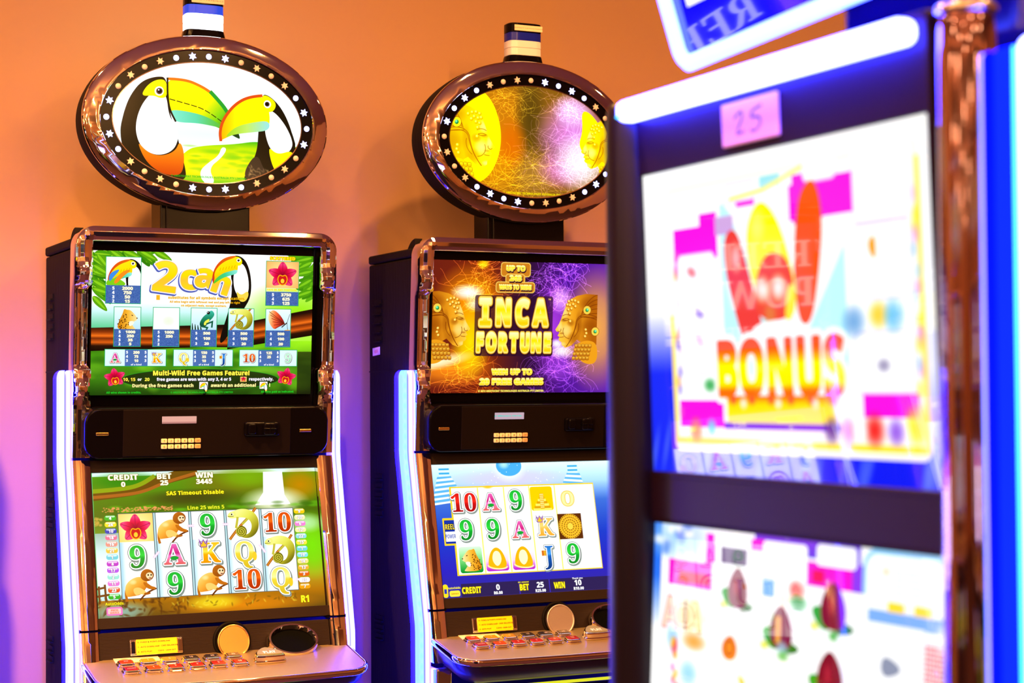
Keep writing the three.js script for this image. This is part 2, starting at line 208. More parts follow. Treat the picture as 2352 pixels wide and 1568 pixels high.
const texTopperA = canvas(1000, 640, (x, w, h) => {
  x.fillStyle = '#ffffff'; x.fillRect(0, 0, w, h); blob(x, 500, 380, 700, 90, 'rgba(200,240,235,.6)');
  path(x, [[250, 640], [370, 470], [470, 440], [640, 425], [760, 400], [900, 420], [1000, 410], [1000, 640]], false); x.lineTo(250, 640); x.fillStyle = grad(x, 0, 400, 0, 640, [[0, '#2fae12'], [.18, '#b4dc00'], [.5, '#f0e800'], [.8, '#e8e200'], [1, '#58c010']]); x.fill();
  reseed(3); for (let i = 0; i < 40; i++) blob(x, 380 + rnd() * 400, 440 + rnd() * 170, 30 + rnd() * 40, 8 + rnd() * 10, rnd() < .5 ? 'rgba(120,200,10,.5)' : 'rgba(255,240,40,.5)');
  fillP(x, [[570, 440], [600, 450], [570, 500], [500, 560], [540, 640], [470, 640], [450, 580], [500, 530], [555, 490]], '#ffffff');
  // left bird, looking right
  fillP(x, [[286, 92], [230, 88], [150, 120], [96, 200], [70, 280], [40, 420], [70, 540], [180, 640], [380, 640], [380, 560], [330, 360], [300, 280]], '#171003');
  fillP(x, [[250, 150], [190, 190], [140, 280], [124, 380], [150, 470], [230, 510], [320, 480], [350, 400], [330, 340], [296, 290], [286, 190]], '#ffffff');
  fillP(x, [[284, 104], [230, 104], [180, 140], [150, 200], [220, 190], [250, 204], [290, 196]], '#f2ea00');
  fillP(x, [[130, 430], [180, 490], [250, 510], [330, 480], [352, 420], [376, 480], [370, 570], [340, 610], [250, 600], [170, 540]], grad(x, 0, 420, 0, 620, [[0, '#ff9a20'], [.4, '#f27808'], [1, '#c83a00']]));
  fillP(x, [[286, 98], [380, 94], [480, 130], [570, 200], [600, 250], [680, 400], [640, 385], [540, 332], [440, 318], [340, 322], [306, 280], [288, 180]], grad(x, 290, 100, 640, 380, [[0, '#f6e800'], [.5, '#ffee00'], [.72, '#7acc10'], [1, '#0a3a14']]));
  fillP(x, [[300, 260], [380, 262], [480, 280], [560, 320], [590, 345], [540, 336], [440, 322], [340, 326], [312, 300]], grad(x, 300, 0, 580, 0, [[0, '#7fe0c8'], [.5, '#58cfa0'], [1, '#58b020']]));
  x.strokeStyle = '#e87410'; x.lineWidth = 14; path(x, [[290, 98], [380, 94], [470, 128], [520, 160]], false); x.stroke(); x.strokeStyle = '#189a28'; x.lineWidth = 20; path(x, [[510, 150], [570, 210], [610, 270]], false); x.stroke();
  x.strokeStyle = '#171003'; x.lineWidth = 9; path(x, [[286, 92], [290, 190], [300, 260], [332, 322]], false); x.stroke(); x.lineWidth = 4; x.setLineDash([30, 8]); path(x, [[300, 204], [400, 226], [480, 246], [590, 320]], false); x.stroke(); x.setLineDash([]);
  x.fillStyle = '#fff'; x.beginPath(); x.ellipse(246, 166, 24, 25, 0, 0, 7); x.fill(); x.fillStyle = '#6a4a30'; x.beginPath(); x.arc(247, 166, 17, 0, 7); x.fill(); x.fillStyle = '#100'; x.beginPath(); x.arc(248, 166, 11, 0, 7); x.fill(); x.fillStyle = '#fff'; x.beginPath(); x.arc(243, 160, 4, 0, 7); x.fill();
  // right bird, looking left
  fillP(x, [[780, 146], [830, 150], [900, 220], [950, 330], [980, 470], [960, 640], [670, 640], [720, 540], [760, 460], [768, 350]], '#130e04');
  fillP(x, [[800, 300], [816, 226], [860, 240], [920, 310], [960, 400], [940, 450], [880, 480], [830, 440], [806, 370]], '#ffffff'); fillP(x, [[816, 420], [870, 470], [950, 440], [964, 480], [900, 560], [850, 560]], '#f2e600');
  fillP(x, [[780, 154], [820, 150], [870, 190], [850, 240], [800, 240]], '#f2e800'); fillP(x, [[690, 560], [760, 460], [800, 560], [850, 620], [700, 620]], '#3a2a1c'); reseed(5); for (let i = 0; i < 30; i++) blob(x, 710 + rnd() * 110, 530 + rnd() * 90, 14, 6, rnd() < .5 ? 'rgba(120,90,60,.7)' : 'rgba(190,150,90,.5)', true, rnd() * 3);
  fillP(x, [[790, 152], [720, 160], [650, 200], [590, 270], [556, 350], [562, 410], [580, 400], [640, 368], [740, 352], [826, 338], [832, 240]], grad(x, 560, 0, 830, 0, [[0, '#f0a800'], [.3, '#ffe800'], [1, '#fff000']]));
  fillP(x, [[580, 396], [640, 330], [740, 300], [828, 286], [828, 340], [740, 354], [640, 370]], grad(x, 580, 0, 830, 0, [[0, '#9acc10'], [.5, '#b8e060'], [1, '#8fd8e0']])); x.strokeStyle = '#d84a10'; x.lineWidth = 15; path(x, [[790, 154], [720, 162], [640, 210], [580, 290], [560, 360], [566, 412]], false); x.stroke();
  x.fillStyle = '#fff'; x.beginPath(); x.ellipse(817, 198, 20, 21, 0, 0, 7); x.fill(); x.fillStyle = '#5a4028'; x.beginPath(); x.arc(816, 198, 13, 0, 7); x.fill(); x.fillStyle = '#000'; x.beginPath(); x.arc(815, 198, 9, 0, 7); x.fill();
  T(x, '© ARISTOCRAT TECHNOLOGIES AUSTRALIA PTY LIMITED', 502, 606, 15, '#10b010');
});

const table = (x, a, b, w, rows, rh, sz = 27) => { const h = rows.length * rh + 8; x.fillStyle = '#3f62a8'; x.fillRect(a, b, w, h); reseed(a * 7 + b); for (let i = 0; i < w * h / 26; i++) { x.fillStyle = rnd() < .5 ? 'rgba(30,60,130,.45)' : 'rgba(130,160,215,.4)'; x.fillRect(a + rnd() * w, b + rnd() * h, 3, 3); } rows.forEach(([p, q], i) => { T(x, p, a + w * .22, b + 6 + rh * (i + .5), sz, '#fff', { fat: 1.2 }); T(x, q, a + w * .62, b + 6 + rh * (i + .5), sz, '#fffbe0', { fat: 2, lines: [['#7a6a20', 4]], sx: 1.15 }); }); };
const frame = (x, a, b, w, h, col = '#10a860', lw = 4) => { x.strokeStyle = col; x.lineWidth = lw; x.strokeRect(a, b, w, h); };
const texUpperA = canvas(1600, 1040, (x, w, h) => {
  x.fillStyle = '#fff'; x.fillRect(0, 0, w, h); x.fillStyle = grad(x, 0, 350, 0, 560, [[0, '#ffffff'], [.4, '#c8f0f0'], [1, '#58c88a']]); x.fillRect(0, 350, w, 220);
  reseed(21); blob(x, 1500, 420, 480, 260, 'rgba(150,230,20,1)'); x.fillStyle = grad(x, 0, 640, 0, 1040, [[0, '#74c810'], [.3, '#4a9a10'], [.7, '#3c7c10'], [1, '#1c4008']]); x.fillRect(0, 640, w, 400);
  for (let i = 0; i < 90; i++) blob(x, rnd() * w, 650 + rnd() * 390, 40 + rnd() * 100, 20 + rnd() * 50, ['rgba(110,190,20,.4)', 'rgba(30,80,10,.5)', 'rgba(150,230,40,.3)', 'rgba(60,130,20,.4)'][i % 4]); blob(x, 1560, 650, 300, 120, 'rgba(160,240,30,.9)'); blob(x, 1250, 860, 300, 40, 'rgba(150,230,60,.5)');
  x.fillStyle = 'rgba(20,16,8,.65)'; x.fillRect(1495, 720, 105, 320);
  const br = grad(x, 0, 540, 0, 720, [[0, '#1e0a04'], [.25, '#8a3408'], [.4, '#f07018'], [.5, '#7a2c06'], [.66, '#d85c10'], [.8, '#2a0f04'], [1, '#140602']]);
  poly(x, [[0, 555], [800, 528], [1000, 520], [1000, 690], [800, 690], [0, 722]]); x.fillStyle = br; x.fill(); x.save(); x.transform(1, -.17, 0, 1, 0, 150); poly(x, [[970, 545], [1600, 520], [1600, 720], [970, 720]]); x.fillStyle = br; x.fill(); x.restore();
  for (let i = 0; i < 26; i++) { const q = rnd(), a = q < .5 ? rnd() * 60 - 40 : rnd() * 460, b = q < .5 ? rnd() * 330 : rnd() * 26 - 26, r = rnd() * 1.2; leaf(x, a, b, 150 + rnd() * 90, 30 + rnd() * 16, r, ['#2f7a08', '#4a9a0c', '#3c8a0a'][i % 3]); leaf(x, a, b, 150, 8, r, '#8ac81e'); leaf(x, 1640 - a * (q < .5 ? 1 : .3), b, 150 + rnd() * 70, 30, Math.PI - r, ['#3c8a0a', '#5aaa10'][i % 2]); }
  for (const [a, b, r] of [[0, 40, .3], [30, 20, .9], [120, -6, .6], [200, -10, .4], [0, 150, .2], [0, 210, .5], [0, 270, .3], [0, 320, .8], [0, 100, .55], [320, -12, .5], [420, -14, .5]]) { leaf(x, a, b, 190, 34, r, '#5aa00c'); leaf(x, a, b, 170, 12, r, '#88cc1a'); }
  for (const [a, b, r] of [[1600, 40, 2.7], [1600, 110, 2.9], [1600, 170, 2.6], [1600, 220, 2.4], [1600, 260, 2.8], [1560, -10, 2.3], [1600, 10, 2.9]]) { leaf(x, a, b, 180, 34, r, '#4c9a0c'); leaf(x, a, b, 160, 12, r, '#7cc41a'); }
  toucanLeft(x, 1.18, 852, 12); 
  // title
  const gold = (s, px, py, sz, rot) => { T(x, s, px - 5, py + 8, sz, '#4a58b0', { rot, lines: [['#4a58b0', 34]], sx: 1.1 }); T(x, s, px, py, sz, grad(x, 0, -sz / 2, 0, sz / 2, [[0, '#ffe23a'], [.45, '#ffd800'], [.6, '#ffbf30'], [1, '#ffdf00']]), { rot, lines: [['#ffffff', 26], ['#f0b860', 14]], fat: 5, sx: 1.1 }); };
  gold('2', 514, 180, 300, .12); gold('c', 682, 178, 245, .02); gold('a', 800, 165, 240, .12); gold('n', 922, 214, 225, .3);
  toucanLeft(x, 1.18, 852, 12, 1, false);
  x.fillStyle = '#f0b020'; x.fillRect(452, 312, 26, 36); T(x, 'substitutes for all symbols except scatters.', 815, 328, 27, '#e0a800', { fat: 1.5 }); T(x, 'All wins begin with leftmost reel and pay left to right', 803, 358, 20, '#e0a000', { fat: 1 }); T(x, 'on adjacent reels, except scatters.', 794, 384, 20, '#e8a800', { fat: 1 });
  // symbol cards
  x.fillStyle = '#fff'; x.fillRect(97, 42, 245, 205); x.save(); x.beginPath(); x.rect(97, 42, 245, 205); x.clip(); toucanLeft(x, 1.08, 112, 58); fillP(x, [[100, 260], [100, 210], [180, 190], [260, 250]], '#7ac81a'); fillP(x, [[118, 170], [160, 140], [200, 130], [150, 190], [120, 230]], '#3a8ae0'); fillP(x, [[150, 230], [170, 190], [220, 140], [280, 130], [220, 180], [170, 240]], '#f08a1a'); x.restore(); table(x, 97, 247, 245, [['5', '2000'], ['4', '750'], ['3', '50'], ['2', '15']], 31, 30); frame(x, 97, 42, 245, 336);
  T(x, 'SCATTERED', 1368, 22, 33, '#fff000', { lines: [['#c87808', 7]], fat: 1.5, sx: 1.08 }); x.fillStyle = radial(x, 1370, 144, 150, [[0, '#fff0a0'], [1, '#f0b060']]); x.fillRect(1247, 44, 246, 200); orchid(x, 1370, 150, 112); T(x, 'PAYS IN ANY POSITION.', 1368, 257, 20, '#f0e000', { fat: 1 }); table(x, 1247, 272, 246, [['5', '3750'], ['4', '625'], ['3', '125']], 32, 30); frame(x, 1247, 44, 246, 332);
  for (const [a, f, rows] of [[158, 0, [['5', '1000'], ['4', '250'], ['3', '35'], ['2', '5']]], [432, 1, [['5', '1000'], ['4', '250'], ['3', ''], ['2', '']]], [702, 2, [['5', '500'], ['4', '100'], ['3', '20']]], [974, 3, [['5', '500'], ['4', '100'], ['3', '20']]], [1250, 4, [['5', '500'], ['4', '100'], ['3', '20']]]]) {
    x.fillStyle = grad(x, 0, 402, 0, 560, [[0, '#e8fbff'], [1, '#b8e0f0']]); x.fillRect(a, 402, 188, 160); x.save(); x.beginPath(); x.rect(a, 402, 188, 160); x.clip();
    if (f === 0) leopard(x, a + 94, 486, 84); if (f === 1) { x.fillStyle = '#f4ffff'; x.fillRect(a, 402, 188, 160); blob(x, a + 110, 500, 60, 50, 'rgba(230,240,210,.9)'); } if (f === 2) frog(x, a + 94, 484, 88); if (f === 3) chameleon(x, a + 94, 480, 84); if (f === 4) butterfly(x, a + 94, 484, 90); x.restore();
    table(x, a, 562, 188, rows, rows.length > 3 ? 29 : 38, 27); frame(x, a, 402, 188, 286);
  }
  for (const [a, l, r, vals] of [[99, 'A', 'K', ['200', '75', '10']], [582, 'Q', 'J', ['150', '35', '10']], [1061, '10', '9', ['125', '25', '']]]) {
    x.fillStyle = '#d8f4f8'; x.fillRect(a, 708, 430, 122); x.fillStyle = '#4a6cae'; x.fillRect(a + 140, 708, 160, 122);
    vals.forEach((v, i) => { T(x, '543'[i], a + 155, 730 + i * 30, 26, '#fff', { fat: 1 }); T(x, '543'[i], a + 285, 730 + i * 30, 26, '#fff', { fat: 1 }); T(x, v, a + 220, 730 + i * 30, 27, '#fffbe0', { fat: 2, lines: [['#6a5a20', 4]] }); }); T(x, 'of a kind', a + 220, 818, 18, '#fff');
    const put = (t, cx) => t === 'A' ? ace(x, cx, 772, 92) : t === 'K' ? king(x, cx, 772, 92) : t === 'Q' ? queen(x, cx, 770, 92) : t === 'J' ? jack(x, cx, 772, 92) : t === '10' ? nine(x, cx, 770, 84, ['#c83a00', '#f06a10', '#a02800'], '10') : nine(x, cx, 770, 92, ['#9ae0b8', '#c0f0d0', '#80d0a0']);
    put(l, a + 72); put(r, a + 364); frame(x, a, 708, 430, 122);
  }
  x.fillStyle = 'rgba(24,34,10,.82)'; x.beginPath(); x.ellipse(785, 928, 570, 78, 0, 0, 7); x.fill(); x.strokeStyle = '#20a020'; x.lineWidth = 3; x.stroke();
  orchid(x, 172, 915, 78, -.15); orchid(x, 1412, 912, 78, .2);
  T(x, 'Multi-Wild Free Games Feature!', 788, 881, 46, '#fff04a', { font: 'sans-serif', lines: [['#3a2a00', 8]], fat: 2.5 });
  T(x, '10, 15', 272, 926, 32, '#fff04a', { lines: [['#301800', 6]], fat: 1, align: 'center' }); T(x, 'or', 345, 926, 29, '#fff', { fat: 1 }); T(x, '20', 398, 926, 32, '#fff04a', { fat: 1 }); T(x, 'free games are won with any 3, 4 or 5', 735, 926, 30, '#ffffff', { lines: [['#302040', 6]], fat: 1.2 }); x.fillStyle = '#f0c060'; x.fillRect(1070, 908, 48, 38); orchid(x, 1094, 927, 21); T(x, 'respectively.', 1226, 926, 30, '#fff', { lines: [['#302040', 6]], fat: 1.2 });
  T(x, 'During the free games each', 512, 971, 33, '#fff6a0', { lines: [['#403000', 6]], fat: 1.5 }); x.fillStyle = '#fff'; x.fillRect(772, 946, 62, 52); toucanLeft(x, .23, 778, 952); T(x, 'awards an additional', 1022, 971, 33, '#fff6a0', { lines: [['#403000', 6]], fat: 1.5 }); x.fillStyle = '#fff'; x.fillRect(1215, 946, 58, 52); toucanLeft(x, .23, 1220, 952); T(x, '!', 1290, 971, 34, '#fff6a0', { fat: 2 });
  T(x, 'All wins shown in credits.', 236, 1020, 20, '#18e028'); T(x, '© ARISTOCRAT TECHNOLOGIES AUSTRALIA PTY LIMITED', 792, 1023, 17, '#18d028'); T(x, 'All wins paid as indicated.', 1351, 1020, 20, '#18e028');
});

const reelLines = (x, xs, y0, y1, col, w) => xs.forEach((a) => { x.fillStyle = col; x.fillRect(a - w / 2, y0, w, y1 - y0); });
const texLowerA = canvas(1600, 1000, (x, w, h) => {
  reseed(31); x.fillStyle = grad(x, 0, 0, 0, h, [[0, '#5a9a10'], [.3, '#4a6a08'], [.55, '#7ab020'], [.75, '#b8a020'], [.88, '#b07008'], [1, '#6a4a10']]); x.fillRect(0, 0, w, h);
  x.fillStyle = '#d8f8f0'; x.fillRect(0, 0, w, 26); blob(x, 1000, 90, 420, 120, 'rgba(120,110,10,.9)'); blob(x, 1480, 120, 200, 140, 'rgba(190,130,0,1)'); blob(x, 1100, 60, 260, 90, 'rgba(120,180,10,.8)'); blob(x, 700, 190, 420, 70, 'rgba(60,50,10,.8)'); blob(x, 250, 60, 300, 70, 'rgba(30,130,10,.9)'); blob(x, 1540, 560, 160, 260, 'rgba(120,220,10,1)'); blob(x, 1500, 400, 150, 80, 'rgba(190,240,180,.9)');
  blob(x, 1285, 230, 260, 110, 'rgba(255,255,230,1)'); x.fillStyle = grad(x, 0, 0, 0, 240, [[0, '#ffffff'], [1, '#ffffff']]); poly(x, [[1215, 20], [1355, 20], [1360, 190], [1400, 260], [1140, 260], [1205, 170]]); x.fill();
  for (let i = 0; i < 40; i++) blob(x, rnd() * 1600, 240 + rnd() * 60, 60, 16, rnd() < .5 ? 'rgba(100,190,20,.6)' : 'rgba(60,110,10,.6)');
  x.strokeStyle = '#6a4a08'; x.lineWidth = 74; path(x, [[-20, 160], [180, 140], [330, 120], [480, 60], [740, 0]], false); x.stroke(); x.strokeStyle = '#8aa010'; x.lineWidth = 30; path(x, [[0, 128], [200, 118], [330, 96], [440, 30]], false); x.stroke(); x.strokeStyle = '#a8601a'; x.lineWidth = 22; path(x, [[0, 170], [200, 160], [360, 140], [500, 80], [740, 14]], false); x.stroke();
  for (let i = 0; i < 150; i++) blob(x, 70 + rnd() * 480, 245 + rnd() * 30, 9, 6, 'rgba(240,150,90,.9)'); for (let i = 0; i < 40; i++) blob(x, rnd() * 60, 310 + rnd() * 60, 14, 8, 'rgba(190,160,60,.8)');
  x.fillStyle = grad(x, 0, 400, 0, 880, [[0, '#8ab0a0'], [.3, '#c8e8e8'], [.6, '#ffffff'], [1, '#c0e8e8']]); x.fillRect(0, 420, 172, 460); x.fillStyle = '#5ac070'; x.fillRect(0, 0, 12, 1000);
  blob(x, 1000, 960, 600, 80, 'rgba(220,130,10,1)'); blob(x, 800, 930, 220, 60, 'rgba(240,220,30,.9)'); blob(x, 150, 960, 240, 80, 'rgba(140,190,180,.9)'); for (let i = 0; i < 60; i++) blob(x, rnd() * 620, 870 + rnd() * 120, 16 + rnd() * 30, 7 + rnd() * 9, 'rgba(90,50,10,.75)', true, rnd() * 3); for (let i = 0; i < 50; i++) blob(x, 500 + rnd() * 900, 890 + rnd() * 70, 20, 8, ['rgba(110,80,10,.6)', 'rgba(240,220,60,.5)'][i % 2], true, rnd() * 3); x.strokeStyle = '#6a3a08'; x.lineWidth = 14; for (const [a, b, c, d] of [[0, 800, 60, 790], [20, 780, 20, 900], [60, 770, 64, 880], [0, 850, 90, 840]]) { x.beginPath(); x.moveTo(a, b); x.lineTo(c, d); x.stroke(); }
  x.fillStyle = grad(x, 172, 0, 1412, 0, [[0, '#b8e0f0'], [.02, '#fff'], [1, '#fff']]); x.fillRect(172, 288, 1240, 588);
  x.fillStyle = radial(x, 290, 390, 170, [[0, '#fff8b0'], [1, '#f8c860']]); x.fillRect(174, 290, 236, 196); orchid(x, 288, 396, 112);
  for (const a of [172, 421, 667, 917, 1170]) { x.fillStyle = grad(x, a, 0, a + 50, 0, [[0, 'rgba(150,205,225,.9)'], [1, 'rgba(150,205,225,0)']]); x.fillRect(a + (a > 200 ? 8 : 0), 488, 50, 386); }
  reelLines(x, [420, 668, 918, 1172], 288, 876, '#5a7078', 22); reelLines(x, [420, 668, 918, 1172], 288, 876, '#b8dce0', 10); frame(x, 172, 288, 1240, 588, '#4a5a60', 4);
  monkey(x, 540, 398, 112); nine(x, 790, 388, 212); chameleon(x, 1045, 388, 110); ten(x, 1292, 388, 188);
  nine(x, 290, 592, 212); ace(x, 544, 586, 196); king(x, 795, 586, 196); queen(x, 1040, 590, 196); chameleon(x, 1296, 588, 108);
  monkey(x, 296, 786, 112); nine(x, 540, 788, 212); monkey(x, 794, 780, 112); ten(x, 1042, 784, 188); queen(x, 1288, 786, 196);
  for (const [a, b, c, d] of [[400, 605, 440, 560], [645, 390, 695, 390], [895, 388, 940, 388], [1150, 540, 1190, 600], [1395, 800, 1440, 806]]) { x.strokeStyle = '#f0b8e0'; x.lineWidth = 16; x.beginPath(); x.moveTo(a, b); x.lineTo(c, d); x.stroke(); x.strokeStyle = '#fff'; x.lineWidth = 7; x.stroke(); }
  const pill = (a, b, n, c) => { rrect(x, a - 40, b - 19, 80, 36, 16); x.fillStyle = c; x.fill(); rrect(x, a - 32, b - 17, 64, 12, 6); x.fillStyle = 'rgba(255,255,255,.65)'; x.fill(); T(x, n, a, b, 30, '#fff', { lines: [['rgba(60,40,60,.55)', 5]], fat: 1 }); };
  [['4', '#30b020'], ['24', '#f0d820'], ['10', '#1838b0'], ['18', '#f06a90'], ['16', '#f09080'], ['21', '#f0c040'], ['1', '#60c8d8'], ['8', '#b830c0'], ['17', '#b050e0'], ['2', '#90e0d0'], ['11', '#e070d0'], ['23', '#e05020'], ['5', '#20b020']].forEach(([n, c], i) => pill(120, 316 + i * 45, n, c));
  [['9', '#f0c810'], ['20', '#f0e8b0'], ['6', '#f080d0'], ['12', '#ffeaa0'], ['22', '#90d8e0'], ['15', '#f0e040'], ['1', '#70d0d8'], ['19', '#80e0e8'], ['14', '#f8e080'], ['13', '#f0b030'], ['3', '#e06010'], ['25', '#fff0ff'], ['7', '#f0a010']].forEach(([n, c], i) => pill(1459, 314 + i * 45, n, c));
  const hud = (s, a, b, z) => T(x, s, a, b, z, '#fffde0', { lines: [['#6a5a00', 8]], fat: 3, sx: 1.15 }); hud('CREDIT', 221, 34, 52); hud('0', 221, 84, 46); hud('BET', 505, 34, 52); hud('25', 505, 80, 46); hud('WIN', 791, 32, 52); hud('3445', 787, 78, 46);
  T(x, 'SAS Timeout Disable', 718, 156, 38, '#fff020', { lines: [['#4a3a00', 6]], fat: 1.5, sx: 1.1 }); T(x, 'Line 25 wins 5', 786, 264, 36, '#f0f030', { lines: [['#5a7a00', 6]], sx: 1.1 }); T(x, 'R1', 1454, 943, 66, '#fff020', { lines: [['#6a4a00', 8]], fat: 4, sx: .9 });
  T(x, 'AutoOdds', 118, 903, 26, '#fff020', { lines: [['#806000', 4]] }); rrect(x, 62, 926, 108, 56, 12); x.fillStyle = '#ff70c0'; x.fill(); rrect(x, 72, 936, 88, 36, 6); x.fillStyle = '#ffc8c0'; x.fill(); T(x, 'PRESS', 116, 947, 18, '#f06040'); T(x, 'SERVICE', 116, 964, 16, '#f06040');
});

const texTopperB = canvas(1000, 640, (x, w, h) => {
  reseed(41); x.fillStyle = '#8a5a10'; x.fillRect(0, 0, w, h); blob(x, 250, 330, 330, 420, 'rgba(240,150,0,1)'); blob(x, 330, 160, 200, 180, 'rgba(200,120,10,.9)'); blob(x, 500, 200, 110, 330, 'rgba(88,64,10,1)'); blob(x, 530, 500, 160, 160, 'rgba(170,120,40,1)'); blob(x, 620, 330, 120, 130, 'rgba(110,70,40,.9)'); blob(x, 780, 260, 260, 240, 'rgba(225,130,230,1)'); blob(x, 700, 470, 180, 130, 'rgba(215,120,200,.9)'); blob(x, 820, 420, 190, 190, 'rgba(255,245,255,1)'); blob(x, 770, 130, 140, 120, 'rgba(245,190,255,1)'); blob(x, 380, 330, 110, 160, 'rgba(225,105,0,.9)');
  wisps(x, 60, 380, 90, 240, 160, 'rgba(255,220,60,.2)', 2.4); wisps(x, 90, 340, 520, 360, 240, 'rgba(255,220,40,.22)', 2.4); wisps(x, 150, 740, 440, 380, 360, 'rgba(255,190,255,.15)', 2.6); wisps(x, 60, 720, 120, 200, 180, 'rgba(255,180,255,.2)', 2.4);
  x.fillStyle = '#ffff00'; x.beginPath(); x.ellipse(130, 300, 190, 275, 0, 0, 7); x.fill(); goldFace(x, 230, 290, .85, 1, 1); fillP(x, [[820, 110], [900, 140], [1000, 300], [1000, 520], [960, 560], [930, 430], [880, 420], [840, 380], [800, 320], [830, 240]], '#ffff00'); goldFace(x, 860, 300, .7, -1, 1);
  T(x, '© ARISTOCRAT TECHNOLOGIES AUSTRALIA PTY LIMITED', 540, 618, 16, '#ffe800');
});
const goldText = (x, s, px, py, size, sx, sy, font) => { T(x, s, px + 4, py + 8, size, '#2a0820', { lines: [['#2a0820', size * .3]], sx, sy, font }); T(x, s, px, py, size, grad(x, 0, -size / 2, 0, size / 2, [[0, '#fffce0'], [.25, '#fff080'], [.4, '#f8e000'], [.62, '#fff060'], [.8, '#f0c800'], [1, '#ffe860']]), { lines: [['#a86a00', size * .24], ['#ffd860', size * .19], ['#fff6a8', size * .1]], fat: size * .07, sx, sy, font }); };
const texUpperB = canvas(1600, 1000, (x, w, h) => {
  reseed(51); x.fillStyle = grad(x, 0, 0, w, 0, [[0, '#6a1c10'], [.3, '#7a2408'], [.5, '#2a0a30'], [.7, '#4a108a'], [1, '#6a2ab0']]); x.fillRect(0, 0, w, h);
  blob(x, 330, 330, 330, 330, 'rgba(255,150,0,1)'); blob(x, 150, 800, 420, 170, 'rgba(255,140,20,1)'); blob(x, 330, 620, 170, 300, 'rgba(255,220,0,1)'); blob(x, 300, 240, 150, 70, 'rgba(255,255,255,1)'); blob(x, 380, 330, 120, 60, 'rgba(255,245,220,.9)'); blob(x, 420, 20, 60, 50, 'rgba(255,190,0,1)'); blob(x, 60, 770, 330, 60, 'rgba(255,245,200,1)', true, -.2); blob(x, 1020, 500, 180, 420, 'rgba(175,60,230,.9)'); blob(x, 1090, 280, 110, 120, 'rgba(225,150,255,1)'); blob(x, 1110, 680, 130, 70, 'rgba(255,240,255,1)'); blob(x, 1060, 620, 60, 40, 'rgba(255,255,255,1)'); blob(x, 1100, 820, 160, 120, 'rgba(150,60,210,.8)'); blob(x, 1400, 500, 320, 500, 'rgba(255,180,60,.9)');
  wisps(x, 70, 420, 160, 420, 330, 'rgba(255,140,50,.4)', 3); wisps(x, 60, 300, 880, 500, 260, 'rgba(255,150,40,.35)', 3); wisps(x, 90, 1050, 130, 330, 300, 'rgba(190,110,255,.45)', 3); wisps(x, 80, 1050, 850, 380, 300, 'rgba(190,110,240,.35)', 3);
  goldFace(x, 262, 430, 1.0, 1); goldFace(x, 1108, 430, 1.0, -1);
  const tab = (a, b, ww, hh) => { rrect(x, a, b, ww, hh, 22); x.fillStyle = '#c87a18'; x.fill(); x.strokeStyle = '#f0c85a'; x.lineWidth = 7; x.stroke(); }; tab(572, 8, 246, 104); tab(612, 96, 160, 70); tab(532, 156, 326, 78);
  goldText(x, 'UP TO', 694, 50, 54, 1.05, 1); goldText(x, '243', 694, 125, 56, 1.1, 1); goldText(x, 'WAYS TO WIN!', 695, 194, 46, .86, 1.05);
  x.fillStyle = 'rgba(40,8,40,.7)'; rrect(x, 360, 258, 660, 462, 20); x.fill();
  for (const [s, a] of [['I', 448], ['N', 600], ['C', 757], ['A', 914]]) goldText(x, s, a, 390, 205, s === 'I' ? .95 : .86, 1.25, s === 'I' ? 'monospace' : undefined);
  [...'FORTUNE'].forEach((s, i) => goldText(x, s, 408 + i * 95, 618, 150, .8, 1.24)); T(x, 'TM', 990, 282, 16, '#ffc860');
  goldText(x, 'WIN UP TO', 685, 840, 62, 1.05, .95); goldText(x, '20 FREE GAMES', 683, 916, 66, 1.12, .95); T(x, '© 2012 ARISTOCRAT TECHNOLOGIES AUSTRALIA PTY LIMITED.', 683, 986, 19, '#fff060', { fat: 1 });
});
